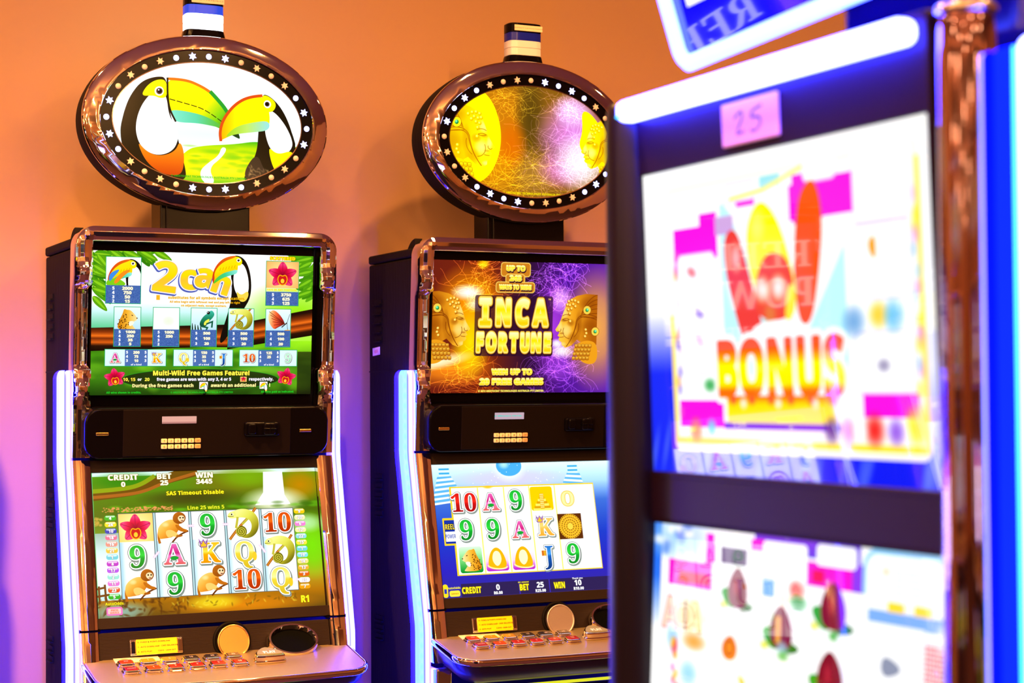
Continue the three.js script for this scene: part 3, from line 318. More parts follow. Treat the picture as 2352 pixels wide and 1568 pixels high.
const texLowerB = canvas(1600, 1000, (x, w, h) => {
  reseed(61); x.fillStyle = grad(x, 0, 0, 0, h, [[0, '#e0ffff'], [.15, '#a8d8ff'], [.3, '#3a6ad0'], [.55, '#1838c0'], [.8, '#2820b8'], [1, '#302a90']]); x.fillRect(0, 0, w, h);
  blob(x, 640, 120, 600, 100, 'rgba(210,200,255,.95)'); blob(x, 640, 40, 150, 120, 'rgba(240,255,255,1)'); blob(x, 640, 20, 105, 80, 'rgba(70,170,235,1)', false); blob(x, 600, 10, 50, 40, 'rgba(190,240,255,.9)'); for (let i = 0; i < 40; i++) blob(x, 200 + rnd() * 1100, rnd() * 160, 5, 5, 'rgba(255,255,255,.9)');
  for (const f of [1, -1]) { x.save(); if (f < 0) { x.translate(1280, 0); x.scale(-1, 1); } for (let i = 0; i < 5; i++) { x.fillStyle = i % 2 ? '#3aa8e0' : '#d8ffff'; x.fillRect(66, 12 + i * 16, 84, 14); } for (let i = 0; i < 12; i++) { x.fillStyle = i % 2 ? '#eaffff' : '#58b0e8'; poly(x, [[50 - i * 5, 92 + i * 18], [160 + i * 9, 88 + i * 16], [165 + i * 9, 100 + i * 16], [44 - i * 5, 110 + i * 18]]); x.fill(); } x.restore(); }
  x.fillStyle = '#f0cc20'; x.fillRect(136, 170, 1200, 668); x.fillStyle = '#fffbe8'; x.fillRect(150, 180, 1180, 650); x.fillStyle = '#fff'; for (let i = 0; i < 5; i++) x.fillRect(160 + i * 214, 182, 196, 646); reelLines(x, [364, 576, 786, 1000], 182, 828, '#ffe860', 9);
  blob(x, 450, 180, 50, 16, 'rgba(240,190,30,1)'); redTen(x, 242, 293, 192); ace(x, 461, 296, 178); nine(x, 670, 290, 208); 
  rrect(x, 792, 188, 186, 186, 20); x.fillStyle = '#f0c800'; x.fill(); for (let i = 0; i < 7; i++) { x.fillStyle = i % 2 ? '#d89a08' : '#ffe860'; x.fillRect(808 + i * 11, 356 - i * 18, 154 - i * 22, 18); } x.fillStyle = '#e0a808'; x.fillRect(868, 240, 34, 120); for (let i = 0; i < 8; i++) { x.fillStyle = '#fff0a0'; x.fillRect(870, 246 + i * 14, 30, 6); } T(x, 'O', 1103, 290, 150, '#fff0a0', { font: 'serif', lines: [['#e8c860', 16]] });
  nine(x, 242, 501, 208); nine(x, 458, 501, 208); ace(x, 678, 514, 178); king(x, 890, 503, 185, true); x.fillStyle = '#5a2a08'; x.fillRect(1000, 405, 200, 196); blob(x, 1100, 503, 96, 96, 'rgba(240,184,40,1)', false); for (let r = 90; r > 10; r -= 20) { x.strokeStyle = r % 40 ? '#7a4a08' : '#fff08a'; x.lineWidth = 7; x.setLineDash([10, 7]); x.beginPath(); x.arc(1100, 503, r, 0, 7); x.stroke(); } x.setLineDash([]); blob(x, 1100, 503, 22, 26, 'rgba(255,210,70,1)', false);
  rrect(x, 164, 624, 184, 196, 20); x.fillStyle = grad(x, 0, 620, 0, 820, [[0, '#d8ffd8'], [.6, '#68c868'], [1, '#008a20']]); x.fill(); leopard(x, 262, 716, 92, -1); for (const a of [465, 681]) { rrect(x, a - 92, 628, 184, 188, 20); x.fillStyle = grad(x, 0, 628, 0, 816, [[0, '#fffdf0'], [.6, '#f8d0f0'], [1, '#b010c0']]); x.fill(); fillP(x, [[a - 80, 790], [a - 60, 690], [a - 20, 640], [a + 20, 640], [a + 60, 690], [a + 84, 790], [a, 810]], '#e8b008'); fillP(x, [[a - 40, 740], [a - 30, 680], [a, 660], [a + 30, 680], [a + 40, 740], [a, 790]], '#fff4c0'); x.strokeStyle = '#fff0a0'; x.lineWidth = 10; x.beginPath(); x.ellipse(a, 776, 78, 24, .1, 0, 3.1); x.stroke(); } jack(x, 898, 716, 185); nine(x, 1101, 714, 208);
  rrect(x, 58, 404, 92, 206, 6); x.fillStyle = '#f0cc20'; x.fill(); x.fillStyle = '#1030a0'; x.fillRect(70, 420, 80, 176); x.fillStyle = '#fff'; x.fillRect(74, 506, 76, 74); T(x, 'REEL', 112, 470, 34, '#ffe040', { lines: [['#000', 5]], sy: 1.6 }); T(x, 'POWER', 112, 542, 24, '#1030a0', { sy: 1.7 });
  x.fillStyle = '#2a1e50'; x.fillRect(155, 898, 1300, 98); x.fillStyle = '#3a2ab0'; x.fillRect(620, 898, 8, 98); x.fillRect(868, 898, 8, 98); const y1 = (s, a) => T(x, s, a, 948, 62, '#fff020', { lines: [['#806000', 9]], fat: 2, sx: .72 }); y1('CREDIT', 236, 0); y1('BET', 661, 0); y1('WIN', 955, 0); T(x, 'BET AMOUNT', 660, 910, 14, '#fff020'); T(x, '0', 449, 936, 56, '#fff', { fat: 2 }); T(x, 'R0.00', 447, 978, 28, '#fff', { fat: 1 }); T(x, '25', 795, 936, 56, '#fff', { fat: 2 }); T(x, 'R25.00', 794, 980, 28, '#fff', { fat: 1 }); T(x, '10', 1110, 936, 56, '#fff', { fat: 2 }); T(x, 'R10.00', 1112, 980, 28, '#fff', { fat: 1 }); T(x, 'Thank you', 1110, 902, 18, '#fff');
  rrect(x, 10, 895, 40, 98, 18); x.fillStyle = '#ffd820'; x.fill(); x.fillStyle = '#2038b0'; x.fillRect(20, 930, 20, 34); T(x, 'AutoOdds', 98, 925, 22, '#fff020'); rrect(x, 60, 944, 84, 44, 14); x.fillStyle = '#ffe040'; x.fill(); T(x, 'SERVICE', 102, 966, 15, '#a06000');
});
// the machines further left on the wall, seen only as reflections in the near machine's glass
const texUpperN = canvas(1200, 760, (x, w, h) => { x.fillStyle = grad(x, 0, 0, 0, h, [[0, '#0a0a50'], [1, '#20107a']]); x.fillRect(0, 0, w, h); blob(x, 600, 260, 600, 240, 'rgba(60,60,200,.8)'); T(x, 'REEL', 380, 190, 230, '#ffffff', { font: 'serif', sx: 1.2 }); T(x, 'POWER', 520, 430, 250, '#ffffff', { font: 'serif', sx: 1.1, lines: [['#c0a0ff', 10]] }); goldText(x, 'UP TO', 1000, 520, 80, 1, 1); goldText(x, '243', 1010, 600, 110, 1, 1); goldText(x, 'WAYS TO WIN', 960, 690, 50, 1, 1); T(x, 'FREE GAMES', 380, 660, 100, '#fff0ff', { font: 'serif' }); });
const texLowerN = canvas(1200, 760, (x, w, h) => {
  x.fillStyle = grad(x, 0, 0, 0, h, [[0, '#602a9a'], [.2, '#a02a90'], [.3, '#402a70'], [1, '#301a70']]); x.fillRect(0, 0, w, h); const q = (s, a, b, z) => T(x, s, a, b, z, '#ffe860', { sx: 1.1 }); q('CREDIT', 240, 60, 50); q('0', 240, 112, 44); q('BET', 600, 60, 50); q('25', 600, 112, 44); q('WIN', 960, 60, 50); q('0', 960, 112, 44);
  for (let i = 0; i < 5; i++) { const a = 110 + i * 198; x.fillStyle = '#f4f0ff'; x.fillRect(a, 170, 186, 560); const f = [jack, king, nine, ace, queen]; f[i](x, a + 93, 270, 150); const m = (b) => { blob(x, a + 93, b, 80, 80, 'rgba(140,80,170,1)', false); blob(x, a + 93, b, 66, 66, 'rgba(245,225,255,1)', false); x.strokeStyle = '#a0409a'; x.lineWidth = 12; x.beginPath(); x.ellipse(a + 80, b, 20, 44, 0, 0, 7); x.stroke(); x.beginPath(); x.ellipse(a + 110, b, 18, 40, 0, 0, 7); x.stroke(); }; if (i % 2) m(450); else f[(i + 3) % 5](x, a + 93, 450, 150); if (i % 2) f[(i + 1) % 5](x, a + 93, 630, 150); else m(630); } });

// near machine: top screen, reel screen
const texUpperC = canvas(1600, 1040, (x, w, h) => {
  reseed(71); x.fillStyle = '#ffffff'; x.fillRect(0, 0, w, h); x.fillStyle = '#0a18e8'; x.fillRect(0, 930, w, 110); x.fillStyle = grad(x, 0, 480, 0, 700, [[0, 'rgba(20,40,255,0)'], [1, 'rgba(20,40,235,1)']]); x.fillRect(0, 440, 190, 600); x.fillStyle = grad(x, 0, 700, 0, 1040, [[0, 'rgba(120,120,255,.2)'], [1, 'rgba(20,30,240,1)']]); x.fillRect(1505, 600, 95, 440);
  for (let i = 0; i < 26; i++) blob(x, rnd() * 1600, 940 + rnd() * 100, 20, 130, 'rgba(110,140,255,.5)', true, .35);
  rrect(x, 165, 60, 1375, 900, 30); x.fillStyle = '#fff8e8'; x.fill(); x.strokeStyle = '#ffe030'; x.lineWidth = 22; x.beginPath(); x.moveTo(1530, 110); x.lineTo(1535, 930); x.lineTo(175, 925); x.lineTo(170, 500); x.stroke();
  x.fillStyle = '#ffffff'; x.fillRect(190, 90, 1310, 800); x.fillStyle = '#b8f0fa'; x.fillRect(500, 150, 680, 620); x.fillStyle = '#ffffff'; x.beginPath(); x.moveTo(560, 180); x.lineTo(880, 700); x.lineTo(1200, 300); x.lineTo(1200, 130); x.lineTo(500, 130); x.fill();
  x.fillStyle = '#f010d8'; for (const r of [[200, 210, 190, 110], [370, 170, 110, 150], [600, 110, 110, 60], [920, 100, 90, 150], [980, 120, 270, 120], [1240, 770, 260, 70], [200, 790, 280, 90], [900, 130, 90, 110]]) x.fillRect(...r); x.fillStyle = '#c8a0d8'; x.fillRect(470, 190, 110, 60); for (let i = 0; i < 16; i++) blob(x, 196 + rnd() * 30, 300 + rnd() * 560, 18, 30, ['rgba(240,90,200,.8)', 'rgba(90,60,220,.7)', 'rgba(255,160,60,.8)'][i % 3]); for (let i = 0; i < 16; i++) blob(x, 1500 + rnd() * 20, 200 + rnd() * 620, 18, 34, ['rgba(240,130,220,.8)', 'rgba(255,230,60,.9)', 'rgba(150,200,240,.8)'][i % 3]);
  x.fillStyle = '#fff'; for (const r of [[520, 90, 200, 60], [980, 60, 170, 70], [1230, 60, 270, 215], [1215, 282, 270, 215], [1210, 594, 275, 175], [222, 300, 235, 400]]) { rrect(x, ...r, 26); x.fill(); x.strokeStyle = 'rgba(210,190,240,.7)'; x.lineWidth = 8; x.stroke(); }
  x.fillStyle = '#9ae0e8'; x.fillRect(740, 84, 120, 40); x.strokeStyle = '#fff04a'; x.lineWidth = 12; x.beginPath(); x.moveTo(560, 140); x.lineTo(760, 128); x.lineTo(980, 80); x.stroke();
  // a jester in a pointed cap with arms raised, plain and blurred
  fillP(x, [[520, 250], [600, 230], [660, 380], [720, 520], [740, 620], [620, 620], [560, 480], [520, 360]], '#e63a10'); blob(x, 590, 330, 36, 60, 'rgba(255,200,200,.9)'); fillP(x, [[960, 150], [1040, 110], [1080, 230], [1050, 400], [1000, 560], [930, 560], [910, 400], [930, 250]], '#f0500a');
  fillP(x, [[660, 360], [650, 240], [730, 150], [820, 200], [890, 330], [930, 470], [890, 560], [700, 460]], '#ffee00'); blob(x, 720, 240, 60, 70, 'rgba(255,245,120,.9)'); fillP(x, [[690, 420], [760, 320], [880, 340], [920, 450], [890, 540], [740, 540], [690, 500]], '#e8440a'); fillP(x, [[880, 420], [930, 450], [900, 540], [850, 560]], '#ffe020'); blob(x, 735, 440, 50, 52, 'rgba(255,245,240,1)'); blob(x, 825, 440, 50, 52, 'rgba(255,250,250,1)'); blob(x, 775, 520, 44, 52, 'rgba(220,120,30,1)'); fillP(x, [[660, 560], [760, 540], [920, 540], [1020, 640], [900, 660], [660, 650]], '#ffffff');
  blob(x, 1210, 560, 70, 60, 'rgba(90,150,210,.9)'); blob(x, 1330, 545, 60, 50, 'rgba(250,200,40,1)'); blob(x, 1400, 550, 60, 60, 'rgba(80,180,230,.9)'); fillP(x, [[1290, 330], [1330, 310], [1330, 390], [1300, 370]], '#f8a010'); blob(x, 1345, 690, 40, 26, 'rgba(130,120,160,.9)'); for (const [a, b, c] of [[310, 360, 'rgba(230,60,60,.8)'], [350, 500, 'rgba(120,80,210,.8)'], [345, 590, 'rgba(230,130,230,.8)']]) blob(x, a, b, 40, 22, c, true, .3); blob(x, 400, 740, 50, 30, 'rgba(20,150,50,.9)'); x.fillStyle = '#f0fbff'; x.fillRect(230, 700, 80, 80);
  const bg = grad(x, 0, -130, 0, 130, [[0, '#f04808'], [.25, '#f05a10'], [.45, '#fff000'], [.7, '#ffe400'], [.8, '#f05808'], [1, '#fff000']]); T(x, 'BONUS', 800, 690, 250, bg, { lines: [['#ffffff', 60]], fat: 22, sx: .84, sy: .95 }); x.fillStyle = grad(x, 0, 770, 0, 880, [[0, '#f05010'], [.3, '#ffd800'], [1, '#ffee20']]); x.fillRect(500, 775, 620, 90); for (let i = 0; i < 6; i++) blob(x, 540 + i * 110, 790, 24, 20, 'rgba(230,60,60,.9)'); for (const a of [600, 800, 1000]) blob(x, a, 800, 22, 24, 'rgba(255,240,255,1)'); x.fillStyle = '#5a30c8'; x.fillRect(480, 862, 650, 22);
  for (const [a, b, r, c] of [[1290, 876, 60, 'rgba(240,20,10,1)'], [1490, 860, 70, 'rgba(255,220,0,1)'], [1160, 880, 50, 'rgba(250,150,190,1)'], [1080, 880, 50, 'rgba(90,50,140,1)'], [1390, 880, 50, 'rgba(140,80,220,1)'], [300, 890, 50, 'rgba(240,140,30,1)'], [400, 880, 36, 'rgba(90,220,240,1)'], [1220, 880, 40, 'rgba(255,255,255,1)']]) blob(x, a, b, r, r, c);
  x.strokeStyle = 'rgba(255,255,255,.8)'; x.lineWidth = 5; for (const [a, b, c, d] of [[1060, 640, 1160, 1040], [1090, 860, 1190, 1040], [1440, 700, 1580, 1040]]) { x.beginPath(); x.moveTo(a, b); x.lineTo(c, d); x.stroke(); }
});
const texLowerC = canvas(1600, 1200, (x, w, h) => {
  reseed(81); x.fillStyle = '#ffffff'; x.fillRect(0, 0, w, h); x.fillStyle = grad(x, 0, 0, 0, 400, [[0, '#1a6af0'], [.5, '#2a70f8'], [1, 'rgba(255,255,255,1)']]); x.fillRect(0, 0, 60, 420); blob(x, 180, 50, 240, 110, 'rgba(160,205,255,1)'); for (let i = 0; i < 12; i++) blob(x, rnd() * 330, rnd() * 120, 40, 24, ['rgba(255,255,255,.9)', 'rgba(80,130,220,.8)'][i % 2]);
  x.fillStyle = '#6a3ad8'; x.fillRect(640, 0, 560, 60); x.fillStyle = '#ee10c8'; for (const r of [[110, 130, 290, 95], [350, 20, 60, 120], [930, 70, 270, 90], [620, 20, 120, 40]]) x.fillRect(...r); x.fillStyle = '#f01050'; x.fillRect(180, 170, 200, 40); x.fillRect(960, 96, 60, 40); x.fillStyle = '#5a3a6a'; x.fillRect(440, 50, 160, 70); x.fillStyle = '#8a3ae8'; x.fillRect(1160, 60, 90, 130);
  x.fillStyle = '#fff'; for (const r of [[400, 0, 220, 60], [690, 20, 240, 110], [980, 10, 200, 70]]) { rrect(x, ...r, 16); x.fill(); } rrect(x, 1220, 10, 370, 210, 60); x.fillStyle = '#ffffff'; x.fill(); x.strokeStyle = '#8fd0f8'; x.lineWidth = 18; x.stroke(); x.fillStyle = '#7aaaf8'; x.fillRect(1210, 190, 390, 46); x.fillStyle = '#ffd830'; x.fillRect(1330, 160, 80, 32); x.fillRect(1450, 160, 80, 32); for (let i = 0; i < 5; i++) { x.fillStyle = 'rgba(170,200,230,.7)'; x.fillRect(1360, 56 + i * 20, 130, 8); } blob(x, 1320, 70, 26, 20, 'rgba(240,210,170,.9)');
  x.fillStyle = '#fff'; x.fillRect(390, 122, 290, 1078); x.fillStyle = '#fff'; x.fillRect(680, 235, 260, 965); x.fillRect(930, 150, 310, 1050); x.fillRect(1210, 230, 290, 970);
  const berry = (a, b, s, c = '#7e0c22') => { s *= 1.2; fillP(x, [[a - 95 * s, b + 10], [a - 40 * s, b - 10], [a + 10, b + 46 * s], [a - 40 * s, b + 62 * s]], '#2aa018'); fillP(x, [[a + 20, b + 30], [a + 90 * s, b + 40 * s], [a + 60 * s, b + 60 * s], [a, b + 62 * s]], '#3a7a20'); blob(x, a - 70 * s, b + 50 * s, 30, 18, 'rgba(220,220,20,.9)'); fillP(x, [[a - 46 * s, b + 44 * s], [a - 50 * s, b - 20 * s], [a, b - 78 * s], [a + 50 * s, b - 20 * s], [a + 50 * s, b + 44 * s], [a, b + 56 * s]], c); blob(x, a - 10, b - 10, 20 * s, 34 * s, 'rgba(190,40,60,.8)'); };
  berry(548, 205, 1); berry(1070, 212, 1.1); berry(1062, 435, 1.1); berry(800, 312, 1.05); x.fillStyle = '#f0a010'; x.fillRect(772, 270, 26, 90); blob(x, 810, 372, 44, 30, 'rgba(160,210,230,.9)'); blob(x, 815, 400, 40, 22, 'rgba(90,180,60,.9)'); berry(560, 645, 1); berry(820, 640, 1, '#e04a6a');
  blob(x, 1075, 300, 30, 22, 'rgba(40,160,40,1)'); blob(x, 1075, 520, 30, 22, 'rgba(40,160,40,1)'); fillP(x, [[1320, 320], [1420, 362], [1330, 400], [1300, 370]], '#8a90a8'); fillP(x, [[470, 390], [520, 360], [560, 400], [550, 450], [490, 460], [460, 430]], '#f08a20'); x.strokeStyle = '#c04020'; x.lineWidth = 8; x.beginPath(); x.arc(510, 412, 26, 0, 7); x.stroke(); fillP(x, [[560, 490], [620, 520], [580, 540]], '#e0d020');
  x.fillStyle = '#58a8f0'; x.fillRect(690, 150, 70, 60); blob(x, 880, 170, 60, 40, 'rgba(240,70,50,1)'); blob(x, 890, 214, 60, 34, 'rgba(20,140,50,1)'); blob(x, 810, 210, 40, 36, 'rgba(255,230,200,1)');
  blob(x, 260, 330, 120, 90, 'rgba(240,210,110,.9)'); T(x, 'A', 130, 330, 160, '#ffd8c0', { lines: [['#f08a90', 14]] }); T(x, 'A', 290, 330, 140, '#f8e090', { lines: [['#f0a040', 14]] }); blob(x, 290, 420, 90, 40, 'rgba(240,150,40,.9)'); x.fillStyle = '#6a5030'; x.fillRect(222, 270, 14, 120); blob(x, 150, 420, 50, 60, 'rgba(120,190,240,.8)'); blob(x, 260, 540, 70, 60, 'rgba(140,210,250,.9)'); for (let i = 0; i < 20; i++) blob(x, 150 + rnd() * 40, 420 + rnd() * 300, 18, 22, ['rgba(240,60,60,.9)', 'rgba(250,190,40,.9)', 'rgba(200,60,160,.7)'][i % 3]); for (let i = 0; i < 16; i++) blob(x, 70 + rnd() * 120, 620 + rnd() * 100, 30, 22, ['rgba(60,160,30,.9)', 'rgba(240,220,30,.9)', 'rgba(230,110,20,.9)'][i % 3]);
  for (let r = 0; r < 60; r++) for (let c = 0; c < 7; c++) { x.fillStyle = r < 8 ? ['#e03048', '#c82868', '#f06a70'][(r + c) % 3] : [['#f0a040', '#f06a60', '#b8c840'], ['#60b8f0', '#4a70e8', '#a0e0f0']][c > 2 ? 1 : 0][(r * 2 + c) % 3]; x.fillRect(1500 + c * 14, 270 + r * 15, 11, 11); } blob(x, 1580, 250, 40, 60, 'rgba(255,255,255,1)');
});
const texSignC = canvas(512, 256, (x, w, h) => { x.fillStyle = '#fff'; x.fillRect(0, 0, w, h); blob(x, 256, 120, 200, 90, 'rgba(210,240,255,.8)'); });
const texBelly = canvas(512, 128, (x, w, h) => { reseed(91); x.fillStyle = grad(x, 0, 0, w, 0, [[0, '#c87a18'], [.4, '#b89858'], [.7, '#c8a0d8'], [1, '#a080f0']]); x.fillRect(0, 0, w, h); wisps(x, 40, 330, 40, 240, 90, 'rgba(255,230,255,.5)', 2); goldText(x, 'INCA FORTUNE', 300, 74, 60, 1, 1); });
const texBellyPlain = canvas(256, 64, (x, w, h) => { x.fillStyle = grad(x, 0, 0, w, 0, [[0, '#2f7a10'], [.5, '#c8b830'], [1, '#4a9a18']]); x.fillRect(0, 0, w, h); });
// small prints in one atlas of 4 x 8 cells
const CW = 256, CH = 128, atlasTex = canvas(CW * 4, CH * 8, (x) => {
  const cell = (i, f) => { x.save(); x.translate((i % 4) * CW, Math.floor(i / 4) * CH); x.beginPath(); x.rect(0, 0, CW, CH); x.clip(); f(); x.restore(); }, bgd = (c) => { x.fillStyle = c; x.fillRect(0, 0, CW, CH); };
  '1234567890'.split('').forEach((d, i) => cell(i, () => { bgd('#f8d890'); T(x, d, 128, 66, 96, '#6a3a20', { sx: 1.4 }); }));
  cell(10, () => { bgd('#f0a860'); T(x, 'ENT', 128, 66, 70, '#a84a20'); }); cell(11, () => { bgd('#f0a860'); T(x, 'CLR', 128, 66, 70, '#a84a20'); });
  const B = [['#e8481a', 'PAY', 44], ['#e8a818', '1', 64], ['#c8a030', '5', 64], ['#3a3434', '10', 64], ['#34303a', '20', 64], ['#5a5048', '25', 64], ['#a81830', 'COLLECT', 36], ['#d84a10', '1', 64], ['#c02818', '2', 64], ['#c02010', '3', 64], ['#b81c14', '5', 64], ['#b01410', '10', 64]];
  B.forEach(([c, s, z], i) => cell(12 + i, () => { bgd(c); T(x, s, 128, 62, z, '#f4e8d8', { sx: 1.15 }); }));
  cell(24, () => { bgd('#8a8a68'); T(x, 'PLAY', 128, 84, 44, '#f8f8f0', { sx: 1.2, fat: 1 }); });
  cell(25, () => { bgd('#ffe8c8'); T(x, 'KZNZT7978/612', 128, 66, 34, '#402818', { style: '' }); });
  cell(26, () => { bgd('#ffe8c0'); T(x, 'KZNZT10703/9897', 128, 66, 31, '#503020', { style: '' }); });
  cell(27, () => { bgd('#f0e0f0'); T(x, 'R50', 128, 66, 70, '#c83060', { rot: -.1 }); });
  cell(28, () => { bgd('#cdb0c0'); T(x, 'n Winners Circle.', 118, 62, 30, '#20f0d8', { fat: 1 }); });
  cell(29, () => { bgd('#f0b0a0'); x.fillStyle = '#c88880'; x.fillRect(0, 96, CW, 32); });
  cell(30, () => { bgd('#fff0d0'); x.fillStyle = '#f0d8a0'; x.fillRect(0, 96, CW, 32); blob(x, 60, 40, 22, 12, 'rgba(230,120,60,.9)', false); x.fillStyle = '#c8a878'; for (let i = 0; i < 3; i++) x.fillRect(110, 26 + i * 22, 110, 5); });
  cell(31, () => { bgd('#f0b8cc'); x.strokeStyle = '#5a4a9a'; x.lineWidth = 9; path(x, [[60, 50], [90, 26], [104, 44], [84, 74], [66, 100], [110, 92]], false); x.stroke(); path(x, [[190, 28], [140, 36], [138, 60], [176, 56], [186, 84], [150, 102], [132, 92]], false); x.stroke(); });
});
const cellUV = (i) => [(i % 4) / 4, 1 - (Math.floor(i / 4) + 1) / 8, 1 / 4, 1 / 8];
const texPlate = canvas(640, 256, (x, w, h) => { x.fillStyle = '#fff000'; x.fillRect(0, 0, w, h); const t = (s, a, b) => T(x, s, a, b, 34, '#3a2a00', { align: 'left', fat: 1, sx: .95 }); t('0 - FUNDS & POINTS DOWNLOAD', 24, 50); t('1 - AUTO DOWNLOAD', 24, 128); t('2 - CARD BALANCES', 340, 124); t('4 - AUTO PLAY', 24, 206); t('CLR+0 - CASH OUT', 330, 202); });
const noiseTex = (n, f, seed) => { const d = new Uint8Array(n * n * 4); reseed(seed); const g = []; for (let i = 0; i < 4; i++) { const m = f * 2 ** i, a = []; for (let k = 0; k < m * m; k++) a.push(rnd()); g.push([m, a]); } for (let y = 0; y < n; y++) for (let x = 0; x < n; x++) { let v = 0, amp = .5; for (const [m, a] of g) { const u = x / n * m, w = y / n * m, i = Math.floor(u), j = Math.floor(w), s = smooth(0, 1, u - i), t = smooth(0, 1, w - j); v += amp * lerp(lerp(a[(j % m) * m + i % m], a[(j % m) * m + (i + 1) % m], s), lerp(a[((j + 1) % m) * m + i % m], a[((j + 1) % m) * m + (i + 1) % m], s), t); amp *= .62; } const o = (y * n + x) * 4, c = clamp(v / 1.15, 0, 1) * 255; d[o] = d[o + 1] = d[o + 2] = c; d[o + 3] = 255; } const t = new THREE.DataTexture(d, n, n); t.magFilter = THREE.LinearFilter; t.wrapS = t.wrapT = THREE.RepeatWrapping; t.needsUpdate = true; return t; };
// ---------------------------------------------------------------- materials
const wallBump = noiseTex(256, 16, 101); wallBump.repeat.set(2.5, 2.5);
// the strips' own glow: pale in the middle, violet towards the machine; the outer lobe shows its row of diodes
const texTube = canvas(64, 16, (x, w, h) => { x.fillStyle = grad(x, 0, 0, w, 0, [[0, '#b08cf0'], [0.25, '#c8a8f8'], [0.5, '#ffffff'], [0.8, '#ffffff'], [0.92, '#a8a8ff'], [1, '#5058ff']]); x.fillRect(0, 0, w, h); });
const edgeTex = (base, dots) => canvas(32, 1024, (x, w, h) => { x.fillStyle = base; x.fillRect(0, 0, w, h); for (let i = 0; i < 54; i++) blob(x, 18, 10 + i * 19, 12, 8, dots); x.fillStyle = grad(x, 0, 0, w, 0, [[0, 'rgba(80,90,255,.9)'], [0.25, 'rgba(80,90,255,0)'], [1, 'rgba(110,110,255,.25)']]); x.fillRect(0, 0, w, h); });
const texTubeEdgeA = edgeTex('#e4e6ff', 'rgba(255,255,255,.4)'), texTubeEdge = edgeTex('#b4c4ff', 'rgba(150,255,255,.9)');
const M = {
  wall: std({ color: rgb(0.64, 0.35, 0.155), roughness: 0.85, bumpMap: wallBump, bumpScale: 0.0012 }),
  otherWall: std({ color: rgb(0.45, 0.21, 0.1), roughness: 0.85 }),
  ceiling: std({ color: rgb(0.35, 0.17, 0.09), roughness: 0.9 }),
  floor: std({ color: rgb(0.05, 0.012, 0.012), roughness: 0.95, bumpMap: wallBump, bumpScale: 0.003 }),
  chrome: std({ color: rgb(0.86, 0.8, 0.76), metalness: 1, roughness: 0.045 }),
  chromeSoft: std({ color: rgb(0.8, 0.74, 0.7), metalness: 1, roughness: 0.2 }),
  cabinet: std({ color: rgb(0.012, 0.008, 0.009), roughness: 0.65, specularIntensity: 0.12, bumpMap: wallBump, bumpScale: 0.0006 }),
  black: std({ color: rgb(0.003, 0.002, 0.003), roughness: 0.16, specularIntensity: 0.18 }),
  blackMatt: std({ color: rgb(0.004, 0.003, 0.003), roughness: 0.6, specularIntensity: 0.2 }),
  brown: std({ color: rgb(0.02, 0.011, 0.008), roughness: 0.55, specularIntensity: 0.3, bumpMap: wallBump, bumpScale: 0.0004 }),
  panelDark: std({ color: rgb(0.007, 0.004, 0.004), roughness: 0.45, specularIntensity: 0.12 }),
  deck: std({ color: rgb(0.46, 0.34, 0.17), metalness: 0.65, roughness: 0.38, bumpMap: wallBump, bumpScale: 0.0003 }),
  deckBody: std({ color: rgb(0.02, 0.012, 0.04), roughness: 0.3, specularIntensity: 0.6 }),
  bulbOff: std({ color: rgb(0.8, 0.68, 0.66), roughness: 0.3 }),
  bulbOn: glowMat(1.6, 1.6, 3.2),
  tube: glowMat(1.35, 1.1, 46, 1, { emissiveMap: texTube }), tubeHot: glowMat(1.5, 1.5, 46, 1, { emissiveMap: texTubeEdgeA }), tubeBlue: glowMat(0.01, 0.008, 60),
  tubeB: glowMat(1.35, 1.2, 46, 1, { emissiveMap: texTube }), tubeHotB: glowMat(1.1, 2.0, 46, 1, { emissiveMap: texTubeEdge }),
  print: std({ color: 0xffffff, roughness: 0.45, map: atlasTex }),
  plate: std({ color: rgb(1, 1, 0.9), roughness: 0.35, map: texPlate }),
  whiteLens: std({ color: rgb(0.88, 0.85, 0.88), roughness: 0.3 }), whiteLensOn: glowMat(3.2, 3.2, 3.4),
  blueLens: std({ color: rgb(0.008, 0.015, 0.4), roughness: 0.25, specularIntensity: 0.5 }), blueLensOn: glowMat(0.01, 0.06, 0.7, 1, { color: rgb(0.01, 0.03, 0.3) }),
  gold: std({ color: rgb(1, 0.68, 0.2), metalness: 1, roughness: 0.22 }),
  satin: std({ color: rgb(0.7, 0.62, 0.6), metalness: 1, roughness: 0.42 }),
};
// ---------------------------------------------------------------- the room
const X0 = -12, X1 = 6, Z1 = 10, TH = 0.12;
struct('wall_back', box(X1 - X0 + 2 * TH, CEILING, TH, (X0 + X1) / 2, CEILING / 2, WALL_Z - TH / 2), M.wall, 'plain peach painted wall behind the row of slot machines');
struct('wall_left', box(TH, CEILING, Z1 - WALL_Z, X0 - TH / 2, CEILING / 2, (Z1 + WALL_Z) / 2), M.otherWall, 'plain wall at the left end of the hall');
struct('wall_right', box(TH, CEILING, Z1 - WALL_Z, X1 + TH / 2, CEILING / 2, (Z1 + WALL_Z) / 2), M.otherWall, 'plain wall at the right end of the hall');
struct('wall_front', box(X1 - X0 + 2 * TH, CEILING, TH, (X0 + X1) / 2, CEILING / 2, Z1 + TH / 2), M.otherWall, 'plain wall of the hall behind the viewer');
struct('floor', box(X1 - X0 + 2 * TH, TH, Z1 - WALL_Z + 2 * TH, (X0 + X1) / 2, -TH / 2, (Z1 + WALL_Z) / 2), M.floor, 'dark red carpeted floor of the hall');
struct('ceiling', box(X1 - X0 + 2 * TH, TH, Z1 - WALL_Z + 2 * TH, (X0 + X1) / 2, CEILING + TH / 2, (Z1 + WALL_Z) / 2), M.ceiling, 'flat ceiling of the hall holding the round lamps');
const lampGlow = glowMat(40, 22, 8);
